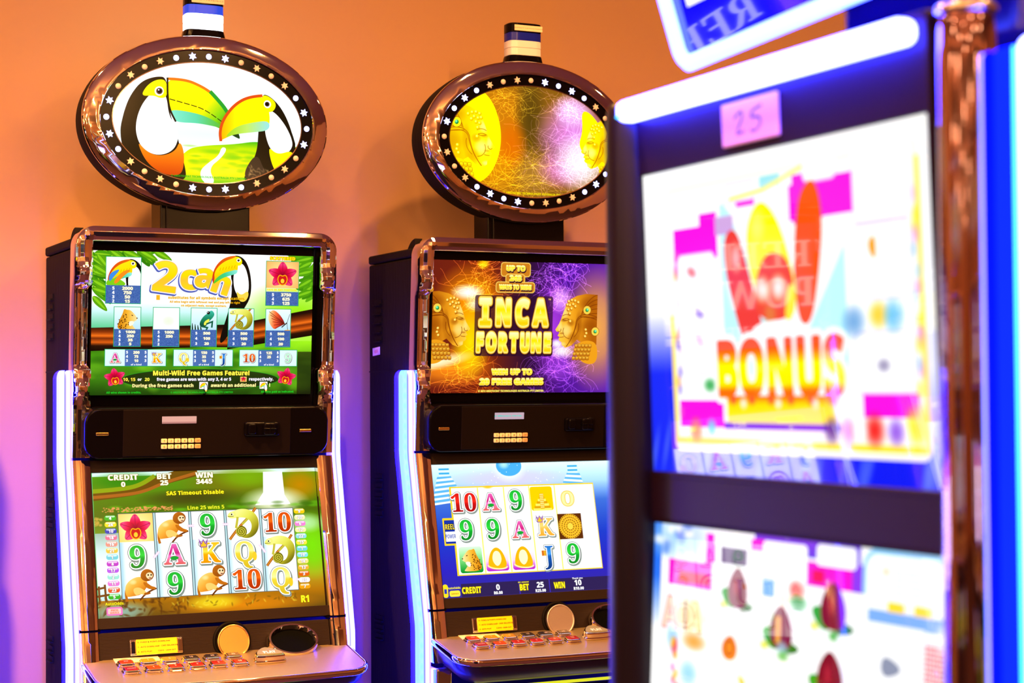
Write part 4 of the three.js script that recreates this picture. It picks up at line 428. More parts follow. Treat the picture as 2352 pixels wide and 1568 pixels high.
RECESSED.forEach(([x, z, cd, cone]) => {
  const t = thing('ceiling_lamp', 'round warm recessed ceiling lamp with a metal rim, seen only in chrome reflections', 'lamp', [x, CEILING, z], 0, 'recessed lamps in the ceiling');
  mesh('rim', new THREE.TorusGeometry(0.07, 0.012, 8, 32).rotateX(Math.PI / 2).translate(0, -0.006, 0), M.chromeSoft, t);
  mesh('bulb', new THREE.CylinderGeometry(0.06, 0.06, 0.012, 28).translate(0, -0.006, 0), lampGlow, t);
  const l = new THREE.SpotLight(WARM, cd, 0, cone * Math.PI / 180, 0.75, 2); l.position.set(0, -0.03, 0); l.target.position.set(0, -2, 0); l.shadow.radius = 2; l.castShadow = true; t.add(l, l.target);
});
GLOBES.forEach(([x, z, cd]) => {
  const t = thing('ceiling_lamp', 'round warm globe lamp hanging on a thin stem, seen only in chrome reflections', 'lamp', [x, CEILING, z], 0, 'globe lamps hanging from the ceiling');
  mesh('stem', flat([new THREE.CylinderGeometry(0.006, 0.006, 0.3, 10).translate(0, -0.15, 0), new THREE.CylinderGeometry(0.05, 0.055, 0.02, 24).translate(0, -0.01, 0)]), M.chromeSoft, t);
  mesh('bulb', new THREE.SphereGeometry(0.055, 24, 16).translate(0, -0.34, 0), lampGlow, t);
  const l = new THREE.PointLight(WARM, cd, 0, 2); l.position.set(0, -0.34, 0); l.shadow.radius = 2; l.castShadow = true; t.add(l);
});
// ---------------------------------------------------------------- the slot machines by the wall
// local axes: x to the viewer's right, y up from the floor, z out of the front; z = 0 at the seam between the two screens
const SEAM = 1.258, TOPH = 1.783, HALF = 0.31;
const AU = Math.atan(0.04 / 0.525), AL = -13.2 * Math.PI / 180;
const front = (y) => (y >= SEAM ? (y - SEAM) * Math.tan(AU) : (SEAM - y) * Math.tan(-AL));
const MU = tilted(SEAM, 0, AU), ML = tilted(SEAM, 0, AL);
const onUpper = (g) => g.applyMatrix4(MU), onLower = (g) => g.applyMatrix4(ML);
const uv2 = (y) => (y - SEAM) / Math.cos(AU), lv = (y) => (y - SEAM) / Math.cos(AL);

function bezelGeometry() {
  const stations = [];
  const yb = SEAM + 0.003, cr = 0.045, hw = 0.269, it = 1.748;
  const prof = (y) => {
    const swellTop = Math.exp(-(((y - 1.676) / 0.019) ** 2)), swellLow = Math.exp(-(((y - 1.415) / 0.02) ** 2));
    const scoop = smooth(1.455, 1.472, y) * (1 - smooth(1.64, 1.655, y));
    return { amp: 0.009 + 0.015 * swellTop + 0.015 * swellLow - 0.023 * scoop, open: 0.010 * scoop + 0.002 * swellLow };
  };
  for (let i = 0; i <= 150; i++) { const y = lerp(yb, TOPH - cr, i / 150), p = prof(y); stations.push([-HALF, y, -hw - p.open, Math.min(y, it), p.amp]); }
  for (let i = 1; i < 14; i++) { const a = Math.PI - i / 14 * Math.PI / 2; stations.push([-HALF + cr + cr * Math.cos(a), TOPH - cr + cr * Math.sin(a), -hw, it, 0.009]); }
  for (let i = 0; i <= 12; i++) { const x = lerp(-HALF + cr, HALF - cr, i / 12); stations.push([x, TOPH, clamp(x, -hw, hw), it, 0.009]); }
  const n = stations.length; const all = [...stations]; for (let i = 163; i >= 0; i--) { const s = stations[i]; all.push([-s[0], s[1], -s[2], s[3], s[4]]); }
  const rings = all.map(([ox, oy, ix, iy, amp]) => {
    const ring = [], z = (yy) => front(yy);
    ring.push([ox, oy, z(oy) - 0.05], [ox, oy, z(oy) - 0.006]);
    for (let k = 0; k <= 12; k++) { const t = 0.03 + 0.94 * k / 12, x = lerp(ox, ix, t), y = lerp(oy, iy, t); ring.push([x, y, z(y) + amp * Math.sin(Math.PI * t) ** 0.8]); }
    ring.push([ix, iy, z(iy) - 0.003], [ix, iy, z(iy) - 0.03]);
    return ring;
  });
  return loft(rings, false, false, 0.7);
}
function columnGeometry(side, y0, y1) {          // plain chrome column beside the lower screen
  const rings = [];
  for (let i = 0; i <= 24; i++) {
    const y = lerp(y0, y1, i / 24), z = front(y), ring = [], o = side * HALF, n = side * (0.268 + 0.002 * (SEAM - y) / 0.4);
    ring.push([o, y, z - 0.05], [o, y, z - 0.004]); for (let k = 0; k <= 8; k++) { const t = 0.04 + 0.92 * k / 8; ring.push([lerp(o, n, t), y, z + 0.004 * Math.sin(Math.PI * t)]); } ring.push([n, y, z - 0.004], [n, y, z - 0.03]);
    rings.push(side < 0 ? ring.reverse() : ring);
  }
  return loft(rings, false, false, 0.6);
}
// glowing strip on the flank: cross-section spans x0..x1 (away from the machine) and depth d behind the front
function tubeGeometry(side, x0, x1, zf, d, y0 = 0.12, y1 = 1.458) {
  const rings = [], w = x1 - x0, r = Math.min(0.011, w * 0.45);
  const N = 60; for (let i = 0; i <= N + 8; i++) {
    const y = i <= N ? lerp(y0, y1 - 0.02, i / N) : y1 - 0.02 + 0.02 * Math.sin((i - N) / 8 * Math.PI / 2), k = i <= N ? 1 : Math.max(0.25, Math.cos((i - N) / 8 * Math.PI / 2));
    const yy = Math.max(y, 0.84), bend = smooth(1.2, 1.32, yy), z = lerp(front(Math.min(yy, SEAM)), 0, bend) + zf, ring = [], wx = w * (0.35 + 0.65 * k);
    for (const [cx, cz, a0] of [[r, -d + r, Math.PI], [r, -r, Math.PI / 2], [wx - r, -r, 0]]) for (let q = 0; q <= 5; q++) { const a = a0 + (a0 === Math.PI ? 0 : 0) - q / 5 * Math.PI / 2 + (a0 === Math.PI ? Math.PI / 2 : a0 === Math.PI / 2 ? Math.PI / 2 : Math.PI / 2); ring.push([cx + r * Math.cos(a), cz + r * Math.sin(a)]); }
    ring.push([wx, -d]);
    rings.push((side > 0 ? ring : ring.slice().reverse()).map(([u, v]) => [side * (x0 + u), y, z + v]));
  }
  const g = loft(rings, true, true, 0.9), p = g.attributes.position, uv = g.attributes.uv;
  for (let i = 0; i < p.count; i++) uv.setXY(i, clamp((Math.abs(p.getX(i)) - x0) / w, 0.02, 0.98), clamp((p.getY(i) - y0) / (y1 - y0), 0.01, 0.99));
  return g;
}
const starShape = (r, q) => { const s = new THREE.Shape(); for (let i = 0; i < 12; i++) { const a = i / 12 * Math.PI * 2 + Math.PI / 2, k = i % 2 ? q : r; s[i ? 'lineTo' : 'moveTo'](k * Math.cos(a), k * Math.sin(a)); } s.closePath(); return s; };
const ellipseShape = (a, b) => { const s = new THREE.Shape(); s.absellipse(0, 0, a, b, 0, Math.PI * 2); return s; };
function ovalRing(rows, y0) {                       // rows of [rx, ry, z] lofted round the oval
  const n = 96; return loft(rows.map(([a, b, z]) => Array.from({ length: n }, (_, i) => [a * Math.cos(i / n * 2 * Math.PI), y0 + b * Math.sin(i / n * 2 * Math.PI), z])), true, false, 0.6);
}
const G = {};
G.bezel = bezelGeometry();
G.vent = flat([box(0.004, 0.011, 0.05), box(0.009, 0.004, 0.05, -0.003, -0.0085, 0)]);
G.key = planarUV(rbox(0.0132, 0.0098, 0.006, 0.0018), 0.0132, 0.0098);
G.buttonBase = flat([ext(rrShape(0.041, 0.034, 0.01), 0.003, 0.001), ext(rrShape(0.036, 0.029, 0.008), 0.0075, 0.0025, 0.0015)]);
G.buttonCap = rbox(0.0285, 0.0215, 0.005, 0.0022);
G.bulbRound = new THREE.SphereGeometry(0.0068, 16, 10).scale(1, 1, 0.6); G.bulbStar = ext(starShape(0.0095, 0.0052), 0.005, 0.0012);
G.cornerCap = null;
const deckFrame = new THREE.Matrix4().makeRotationX(-Math.PI / 2 + Math.atan(0.2)).setPosition(0, 0.819, 0.09);   // shape x,y -> deck plane, y pointing back, z up out of the deck
const deckPt = (x, s, up = 0) => new THREE.Vector3(x, -s, up).applyMatrix4(deckFrame);
function deckOutline(grow = 0, sFront = 0.183) {
  const h = 0.308 + grow, r = 0.055, f = sFront + grow, p = [];
  p.push([-0.264, 0.012], [-0.264, -0.008], [-h, -0.014]);
  for (let i = 0; i <= 12; i++) { const a = Math.PI + i / 12 * Math.PI / 2; p.push([-h + r + r * Math.cos(a), -f + r + r * Math.sin(a)]); }
  for (let i = 1; i < 12; i++) { const x = lerp(-h + r, h - r, i / 12); p.push([x, -f - 0.008 * (1 - (x / (h - r)) ** 2)]); }
  for (let i = 0; i <= 12; i++) { const a = -Math.PI / 2 + i / 12 * Math.PI / 2; p.push([h - r + r * Math.cos(a), -f + r + r * Math.sin(a)]); }
  p.push([h, -0.014], [0.264, -0.008], [0.264, 0.012]);
  return p;
}
{
  const s = new THREE.Shape(deckOutline(-0.004).map((p) => new THREE.Vector2(...p)));
  G.deck = ext(s, 0.01, 0.001, -0.01).applyMatrix4(deckFrame);
  const line = deckOutline(0).slice(2, -2), rings = line.map(([x, y], i) => {
    const a = line[Math.max(0, i - 1)], b = line[Math.min(line.length - 1, i + 1)], tx = b[0] - a[0], ty = b[1] - a[1], L = Math.hypot(tx, ty), nx = ty / L, ny = -tx / L;
    return Array.from({ length: 12 }, (_, k) => { const q = k / 12 * Math.PI * 2, v = new THREE.Vector3(x + nx * 0.005 * Math.cos(q), y + ny * 0.005 * Math.cos(q), -0.007 + 0.0085 * Math.sin(q)).applyMatrix4(deckFrame); return [v.x, v.y, v.z]; });
  });
  G.nose = loft(rings, true, true);
  const under = [[-0.012, -0.002, 0], [-0.03, -0.006, 0.006], [-0.055, -0.02, 0.025], [-0.075, -0.045, 0.06]].map(([up, g, back]) => deckOutline(g).map(([x, y]) => { const v = new THREE.Vector3(x, Math.max(y, -0.19 + back) , up).applyMatrix4(deckFrame); return [v.x, v.y, v.z]; }));
  G.deckBody = loft(under, true, true, 0.9);
}

function bulbAngles() {
  const N = 3200, L = [0]; for (let i = 1; i <= N; i++) { const a = i / N * 2 * Math.PI, b = (i - 1) / N * 2 * Math.PI; L.push(L[i - 1] + Math.hypot(0.2385 * (Math.sin(a) - Math.sin(b)), 0.1545 * (Math.cos(a) - Math.cos(b)))); }
  return Array.from({ length: 32 }, (_, k) => L.findIndex((l) => l >= L[N] * k / 32) / N * 2 * Math.PI);
}

function makeMachine(label, opt) {
  const t = thing('slot_machine', label, 'slot machine', opt.at, opt.turn ?? 0, opt.group);
  const tubeM = opt.cool ? [M.tubeB, M.tubeHotB, M.tubeBlue] : [M.tube, M.tubeHot, M.tubeBlue];
  // cabinet, its lid and vents
  const cab = mesh('cabinet', flat([rbox(0.612, 1.735, 0.29, 0.006, 0, 0.8675, -0.17)]), M.cabinet, t);
  mesh('lid', rbox(0.616, 0.022, 0.292, 0.006, 0, 1.7475, -0.169), M.cabinet, cab);
  for (const s of [-1, 1]) mesh('lid_shoulder', ext((() => { const q = new THREE.Shape(); q.moveTo(0, 0); q.lineTo(0.05, 0); q.lineTo(0.05, 0.026); q.quadraticCurveTo(0.02, 0.024, 0, 0); return q; })(), 0.02, 0.001).rotateY(Math.PI / 2 * 0).rotateY(-Math.PI / 2).translate(s * 0.29 + 0.01, 1.756, -0.066), M.cabinet, cab);
  mesh('cabinet_seam', flat([box(0.6125, 0.003, 0.29, 0, 1.458, -0.17)]), M.blackMatt, cab);
  for (const s of [-1, 1]) for (const [y, n] of [[1.637, 5], [1.19, 5], [0.83, 3]]) for (let i = 0; i < n; i++) { const v = mesh('vent_slot', G.vent, M.blackMatt, cab); v.position.set(s * 0.3065, y - i * 0.0235, -0.245); if (s > 0) v.rotation.y = Math.PI; }
  if (opt.sticker) { const p = mesh('price_sticker', planarUV(box(0.036, 0.02, 0.001), 0.036, 0.02, cellUV(27)), M.print, cab); p.position.set(-0.3068, 1.51, -0.262); p.rotation.order = 'YXZ'; p.rotation.set(0, -Math.PI / 2, 0.06); p.scale.set(1.35, 1, 1); }
  // chrome
  mesh('chrome_bezel', G.bezel, M.chrome, t);
  for (const s of [-1, 1]) { mesh('chrome_column', columnGeometry(s, 0.884, SEAM - 0.003), M.chrome, t); mesh('chrome_foot', columnGeometry(s, 0.76, 0.879), M.chrome, t); mesh('column_seam', box(0.046, 0.007, 0.03, s * 0.288, 0.8815, front(0.88) - 0.018), M.black, t); }
  // upper screen, set back behind its frame
  const sur = mesh('screen_surround', onUpper(flat([box(0.56, 0.5, 0.01, 0, 0.25, -0.038), box(0.004, 0.5, 0.032, -0.2725, 0.25, -0.02), box(0.004, 0.5, 0.032, 0.2755, 0.25, -0.02), box(0.55, 0.004, 0.032, 0, uv2(1.75), -0.02)])), M.black, t);
  mesh('paytable_screen', onUpper(box(0.526, uv2(1.7275) - uv2(1.4), 0.006, -0.005, (uv2(1.7275) + uv2(1.4)) / 2, -0.022)), [M.black, M.black, M.black, M.black, opt.upper, M.black], sur);
  areaLight(t, 0.52, 0.32, opt.glow ?? rgb(0.8, 0.8, 0.5), opt.lightK ?? 0.6, 0, 1.565, front(1.565) + 0.012, 0);
  // player panel with its keypad
  const pan = mesh('player_panel', onUpper(ext(rrShape(0.574, 0.115, 0.036, -0.004, 0.0605), 0.05, 0.005, -0.008, 4)), M.black, t);
  mesh('panel_plate', onUpper(rbox(0.395, 0.106, 0.004, 0.0015, -0.008, 0.061, 0.0415)), M.panelDark, pan);
  const at = (x, y, z) => new THREE.Vector3(x, uv2(y), z).applyMatrix4(MU);
  for (const [x, y] of [[-0.252, 1.318], [0.226, 1.319]]) { const l = mesh('card_slot', flat([rbox(0.029, 0.0075, 0.004, 0.0018), box(0.022, 0.0016, 0.0046)]), M.gold, pan); l.position.copy(at(x, y, 0.0425)); l.rotation.x = AU; }
  { const d = mesh('status_display', planarUV(rbox(0.08, 0.0165, 0.003, 0.001), 0.08, 0.0165, cellUV(opt.status ?? 29)), std({ color: 0x101010, roughness: 0.6, specularIntensity: 0.1, emissive: 0xffffff, emissiveMap: atlasTex, emissiveIntensity: 0.95 }), pan); d.position.copy(at(-0.077, 1.3475, 0.0435)); d.rotation.x = AU; }
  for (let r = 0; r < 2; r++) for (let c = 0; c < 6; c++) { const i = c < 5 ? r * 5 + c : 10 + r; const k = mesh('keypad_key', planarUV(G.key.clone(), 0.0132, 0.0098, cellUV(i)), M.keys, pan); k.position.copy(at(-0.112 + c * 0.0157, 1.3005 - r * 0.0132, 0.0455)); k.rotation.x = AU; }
  const rd = mesh('card_reader', onUpper(flat([rbox(0.085, 0.034, 0.014, 0.006, 0.118, 0.067, 0.046), rbox(0.02, 0.026, 0.02, 0.005, 0.092, 0.068, 0.05), rbox(0.03, 0.03, 0.022, 0.006, 0.134, 0.068, 0.05), rbox(0.004, 0.026, 0.025, 0.0018, 0.134, 0.068, 0.05), rbox(0.03, 0.0035, 0.025, 0.0016, 0.134, 0.068, 0.05)])), M.black, pan);
  // lower screen in its brown frame
  const lo = mesh('reel_panel', onLower((() => { const s = rrShape(0.542, lv(SEAM) - lv(0.884) - 0.004, 0.002, 0, (lv(SEAM) + lv(0.884)) / 2 - 0.001), h = new THREE.Path(); const a = lv(0.9085), b = lv(1.2285); h.moveTo(-0.2665, a); h.lineTo(0.2685, a); h.lineTo(0.2685, b); h.lineTo(-0.2665, b); h.closePath(); s.holes.push(h); return ext(s, 0.02, 0.0008, -0.026); })()), M.brown, t);
  mesh('reel_screen', onLower(box(0.535, lv(1.2285) - lv(0.9085), 0.006, 0, (lv(1.2285) + lv(0.9085)) / 2, -0.017)), [M.black, M.black, M.black, M.black, opt.lower, M.black], lo);
  areaLight(t, 0.53, 0.31, opt.glow ?? rgb(0.8, 0.8, 0.5), opt.lightK ?? 0.6, 0, 1.07, front(1.07) + 0.012, AL);
  // panel behind the buttons: paytable plate, round knob, oval ring
  const bp = mesh('button_panel', onLower(rbox(0.538, 0.075, 0.02, 0.002, 0, lv(0.877) - 0.0375, -0.016)), M.brown, t);
  const pl = mesh('info_plate', onLower(flat([rbox(0.12, 0.036, 0.006, 0.0025, -0.142, lv(0.841), -0.003), rbox(0.012, 0.03, 0.009, 0.002, -0.195, lv(0.841), -0.003), rbox(0.012, 0.03, 0.009, 0.002, -0.089, lv(0.841), -0.003)])), M.chrome, bp);
  mesh('plate_card', planarUV(box(0.092, 0.034, 0.004), 0.092, 0.034), M.plate, bp).applyMatrix4(ML.clone().multiply(new THREE.Matrix4().makeTranslation(-0.142, lv(0.841), 0.0005)));
  const kn = mesh('round_knob', onLower(flat([new THREE.CylinderGeometry(0.0355, 0.0365, 0.008, 48).rotateX(Math.PI / 2).translate(0.033, lv(0.84), 0.004), new THREE.TorusGeometry(0.036, 0.0022, 10, 48).translate(0.033, lv(0.84), 0.008)])), opt.knob ?? M.gold, t);
  mesh('knob_shadow', onLower(new THREE.TorusGeometry(0.041, 0.004, 8, 48).translate(0.033, lv(0.842), -0.006)), M.blackMatt, t);  // black ring standing for the shadow in the recess round the knob
  const ringM = new THREE.Matrix4().makeRotationX(-0.72).setPosition(0.17, 0.838, 0.12);
  const ring = mesh('oval_ring', ovalRing([[0.061, 0.044, -0.012], [0.0605, 0.0435, 0.001], [0.058, 0.041, 0.005], [0.054, 0.037, 0.005], [0.051, 0.034, 0.001], [0.05, 0.033, -0.01]], 0).applyMatrix4(ringM), M.chrome, t);
  mesh('ring_well', ext(ellipseShape(0.0515, 0.0345), 0.006, 0.001, -0.012).applyMatrix4(ringM), M.hole, t);
  // button deck
  mesh('deck', G.deck, M.deck, t); mesh('deck_nose', G.nose, M.chrome, t); mesh('deck_body', G.deckBody, M.deckBody, t);
  for (let r = 0; r < 2; r++) for (let c = 0; c < 6; c++) {
    const b = mesh('button', G.buttonBase, M.chrome, t); b.position.copy(deckPt(-0.222 + c * 0.0485 + (r ? 0.001 : 0), r ? 0.1 : 0.053)); b.rotation.x = -Math.PI / 2 + Math.atan(0.2);
    const cap = mesh('button_cap', planarUV(G.buttonCap.clone(), 0.0285, 0.0215, cellUV(12 + r * 6 + c)), M.buttonCap, b); cap.position.z = 0.0083;
  }
  const ps = (k) => { const s = new THREE.Shape(); s.moveTo(-0.036 * k, -0.028 * k); s.quadraticCurveTo(0, -0.034 * k, 0.036 * k, -0.028 * k); s.quadraticCurveTo(0.042 * k, -0.014 * k, 0.03 * k, 0.004 * k); s.quadraticCurveTo(0.014 * k, 0.03 * k, 0, 0.032 * k); s.quadraticCurveTo(-0.014 * k, 0.03 * k, -0.03 * k, 0.004 * k); s.quadraticCurveTo(-0.042 * k, -0.014 * k, -0.036 * k, -0.028 * k); return s; };
  const pb = mesh('play_button', flat([ext(ps(0.98), 0.006, 0.002), ext(ps(0.9), 0.018, 0.004)]), M.chrome, t); pb.position.copy(deckPt(0.094, 0.075)); pb.rotation.x = -Math.PI / 2 + Math.atan(0.2);
  mesh('play_cap', planarUV(ext(ps(0.76), 0.004, 0.0015, 0.0165), 0.06, 0.06, cellUV(24)), M.print, pb);
  // belly
  const be = mesh('belly_panel', rbox(0.536, 0.64, 0.05, 0.006, 0, 0.36, 0.105), M.brown, t);
  mesh('belly_screen', box(0.5, 0.2, 0.012, 0, 0.55, 0.13), [M.black, M.black, M.black, M.black, opt.belly ?? M.bellyPlain, M.black], be);
  mesh('belly_lamp', rbox(0.5, 0.006, 0.012, 0.002, 0.02, 0.7, 0.165), M.bellyTrimGlow, be);  // trim mirroring the belly; its reflection is added as a glow
  for (const s of [-1, 1]) mesh('belly_column', rbox(0.042, 0.7, 0.06, 0.008, s * 0.289, 0.4, 0.1), M.chrome, t);
  // glowing strips on both flanks
  for (const s of [-1, 1]) {
    const tb = mesh('light_strip', tubeGeometry(s, 0.305, 0.3225, -0.009, 0.03), tubeM[0], t);
    mesh('light_strip_edge', tubeGeometry(s, 0.3215, 0.3365, -0.012, 0.026), tubeM[1], tb); mesh('light_strip_halo', tubeGeometry(s, 0.317, 0.3405, -0.034, 0.02), tubeM[2], tb);  // blue halo on the cabinet, added as a glowing bar behind the strip
    areaLight(t, 0.03, 0.62, rgb(0.04, 0.03, 1), 5, s * 0.32, 1.14, front(1.14) + 0.006, AL);
  }
  // neck, oval topper, candle
  mesh('neck', flat([rbox(0.212, 0.16, 0.085, 0.004, 0.002, 1.81, -0.055), rbox(0.2, 0.15, 0.012, 0.003, 0.008, 1.81, -0.012)]), M.black, t);
  const cy = 2.031, tp = mesh('topper', ovalRing([[0.2, 0.13, -0.075], [0.268, 0.184, -0.072], [0.289, 0.2, -0.06], [0.2925, 0.2035, -0.03], [0.2915, 0.2025, 0.012]], cy), M.cabinet, t);
  const zt = 0.03;
  mesh('topper_cover', ext(ellipseShape(0.21, 0.14), 0.01, 0.001, -0.082).translate(0, cy, 0), M.cabinet, tp);
  mesh('chrome_rim', ovalRing([[0.2905, 0.2015, 0.008], [0.2925, 0.204, 0.016], [0.2922, 0.2037, 0.021], [0.2905, 0.202, 0.024], [0.2885, 0.2, 0.0252], [0.276, 0.19, 0.0285], [0.264, 0.1795, 0.0312], [0.256, 0.1725, 0.0328], [0.2545, 0.1708, 0.0326], [0.2528, 0.169, 0.031], [0.252, 0.1682, 0.022]], cy), M.chrome, tp);
  mesh('bulb_band', ovalRing([[0.2525, 0.1685, 0.02], [0.2525, 0.1685, 0.0265], [0.226, 0.1415, 0.0265], [0.2245, 0.14, 0.02]], cy), M.black, tp);
  mesh('screen_rim', ovalRing([[0.2262, 0.1418, 0.024], [0.2262, 0.1418, 0.0285], [0.224, 0.1395, 0.0285], [0.2235, 0.139, 0.02]], cy), M.chrome, tp);
  mesh('topper_screen', planarUV(ext(ellipseShape(0.2245, 0.14), 0.006, 0, 0.0185), 0.449, 0.28), opt.topper, tp).position.y = cy;
  areaLight(t, 0.32, 0.19, opt.glow ?? rgb(0.8, 0.8, 0.5), opt.lightK ?? 0.6, 0, cy, 0.05, 0);
  bulbAngles().forEach((b, i) => {          // equal steps along the oval, round and star-shaped in turn
    const on = ((i + (opt.bulbFrom ?? 2)) >> 2) % 2 === 0, star = i % 2 === 1;
    const q = mesh('bulb', star ? G.bulbStar : G.bulbRound, on ? M.bulbOn : M.bulbOff, tp); q.position.set(0.2385 * Math.sin(b), cy + 0.1545 * Math.cos(b), star ? 0.026 : 0.0275); if (star) q.rotation.z = -b;
  });
  const cs = (w, d, y0, y1, w2 = w, d2 = d) => { const n = 40, sq = (a, p) => Math.sign(a) * Math.abs(a) ** p, R = (W, D, y) => Array.from({ length: n }, (_, i) => { const q = -i / n * 2 * Math.PI; return [W / 2 * sq(Math.cos(q), 0.5), y, D / 2 * sq(Math.sin(q), 0.5)]; }); return loft([R(w * .97, d * .97, y0), R(w, d, y0 + .001), R(w2, d2, y1 - .001), R(w2 * .97, d2 * .97, y1)], true, true, 0.5); };
  const ca = mesh('signal_lamp', flat([cs(0.105, 0.062, 2.226, 2.2525, 0.093, 0.056), cs(0.1, 0.06, 2.15, 2.23)]).translate(0, 0, -0.02), M.black, t);
  mesh('white_lens', flat([cs(0.091, 0.054, 2.2525, 2.2715), cs(0.0915, 0.0545, 2.272, 2.29)]).translate(0, 0, -0.02), opt.candleOn ? M.whiteLensOn : M.whiteLens, ca);
  mesh('blue_lens', cs(0.091, 0.054, 2.29, 2.311).translate(0, 0, -0.02), opt.candleOn ? M.blueLensOn : M.blueLens, ca);
  mesh('lamp_cap', cs(0.0915, 0.0545, 2.311, 2.3345, 0.0905, 0.054).translate(0, 0, -0.02), M.black, ca);
  mesh('serial_sticker', planarUV(rbox(0.078, 0.0145, 0.002, 0.0005, 0, 0, 0), 0.078, 0.0145, cellUV(opt.serial ?? 26)), M.print, ca).position.set(0.004, 2.3215, 0.0075);
  if (opt.candleOn) { const l = new THREE.PointLight(rgb(1, 0.95, 0.9), 0.12); l.position.set(0, 2.272, -0.02); l.shadow.radius = 1; t.add(l); }
  return t;
}
M.keys = std({ color: rgb(0.9, 0.85, 0.8), roughness: 0.4, map: atlasTex, emissive: 0xffffff, emissiveMap: atlasTex, emissiveIntensity: 0.35 });  // keys only lit by the lamps; that brightness is added as glow
M.buttonCap = std({ color: rgb(0.6, 0.55, 0.55), roughness: 0.25, map: atlasTex, });
M.bellyScreen = screenMat(texBelly, 1.1); M.bellyPlain = screenMat(texBellyPlain, 0.9); M.hole = std({ color: 0x000000, roughness: 0.5, specularIntensity: 0.06 }); M.bellyTrimGlow = glowMat(0.8, 0.8, 0.02);
const neighbourUpper = screenMat(texUpperN, 2.4), neighbourLower = screenMat(texLowerN, 7), topperA = screenMat(texTopperA, 1.25), topperB = screenMat(texTopperB, 1.15);
const upperA = screenMat(texUpperA, 1.15), lowerA = screenMat(texLowerA, 1.2), upperB = screenMat(texUpperB, 1.15), lowerB = screenMat(texLowerB, 1.25);
const machineA = makeMachine('slot machine with two toucans in its oval topper, left of the sharp pair', { at: [1.176, 0, -4.1], upper: upperA, lower: lowerA, topper: topperA, candleOn: true, serial: 25, glow: rgb(0.8, 0.9, 0.4) });
const machineB = makeMachine('slot machine with gold and purple screens reading INCA FORTUNE', { at: [2.005, 0, -4.09], upper: upperB, lower: lowerB, topper: topperB, cool: true, sticker: true, status: 28, knob: M.satin, belly: M.bellyScreen, glow: rgb(0.8, 0.6, 0.8)  , bulbFrom: 7 });
// further machines of the hall, outside the frame: they stand in the reflections on chrome and glass
const hidden = makeMachine('slot machine beyond the left edge of the photo, seen only in reflections', { at: [0.347, 0, -4.1], upper: neighbourUpper, lower: neighbourLower, topper: topperB, glow: rgb(0.6, 0.5, 0.9), group: 'slot machines outside the photo' });
const mirrored = makeMachine('slot machine whose screens are mirrored in the glass of the near machine', { at: [-0.482, 0, -4.1], upper: neighbourUpper, lower: neighbourLower, topper: topperB, glow: rgb(0.6, 0.5, 0.9) });
for (const m of [hidden, mirrored]) for (const l of [...m.children.filter((k) => k.name === 'topper').flatMap((k) => k.children.filter((q) => q.name === 'bulb'))]) l.parent.remove(l);
for (const m of [hidden, mirrored]) for (const l of m.children.filter((k) => k.isLight)) m.remove(l);
function another(root, x, z, turn, where) { const c = root.clone(); c.name = numbered('slot_machine'); c.position.set(x, 0, z); c.rotation.y = turn; c.userData = { label: `slot machine ${where}, outside the photo`, category: 'slot machine', group: 'slot machines outside the photo' }; for (const l of c.children.filter((k) => k.isLight)) c.remove(l); scene.add(c); const drop = []; c.traverse((k) => { if (/^(bulb|button|keypad_key|vent_slot|light_strip|belly_lamp|play_button)$/.test(k.name)) drop.push(k); }); drop.forEach((k) => k.parent.remove(k)); return c; }   // too small in the reflections to show these
another(mirrored, -1.311, -4.1, 0, 'third to the left of the toucan machine');
[[0, -2.6, 'first'], [1, -1.7, 'second'], [0, -0.8, 'third'], [1, 0.1, 'last']].forEach(([k, z, n]) => another(k ? machineB : machineA, -4.3, z, Math.PI / 2, `${n} along the left wall of the hall`));
[[1, -1.3, 'last'], [0, -0.4, 'third'], [1, 0.9, 'second'], [0, 1.8, 'first']].forEach(([k, x, n]) => another(k ? machineB : hidden, x, 2.9, Math.PI, `${n} of the row behind the viewer`));
for (const [m, x] of [[machineA, 1.176], [machineB, 2.005]]) {
  const c = mesh(numbered('paper_card'), planarUV(rbox(0.1, 0.032, 0.0012, 0.0005), 0.1, 0.032, cellUV(30)), M.print, scene);
  c.position.copy(deckPt(-0.19, 0.022, 0.0012)).add(m.position); c.rotation.set(-Math.PI / 2 + Math.atan(0.2), 0, -0.03);
  tag(c, m === machineA ? 'cream paper card lying behind the buttons of the toucan slot machine' : 'cream paper card lying behind the buttons of the slot machine reading INCA FORTUNE', 'card');
}
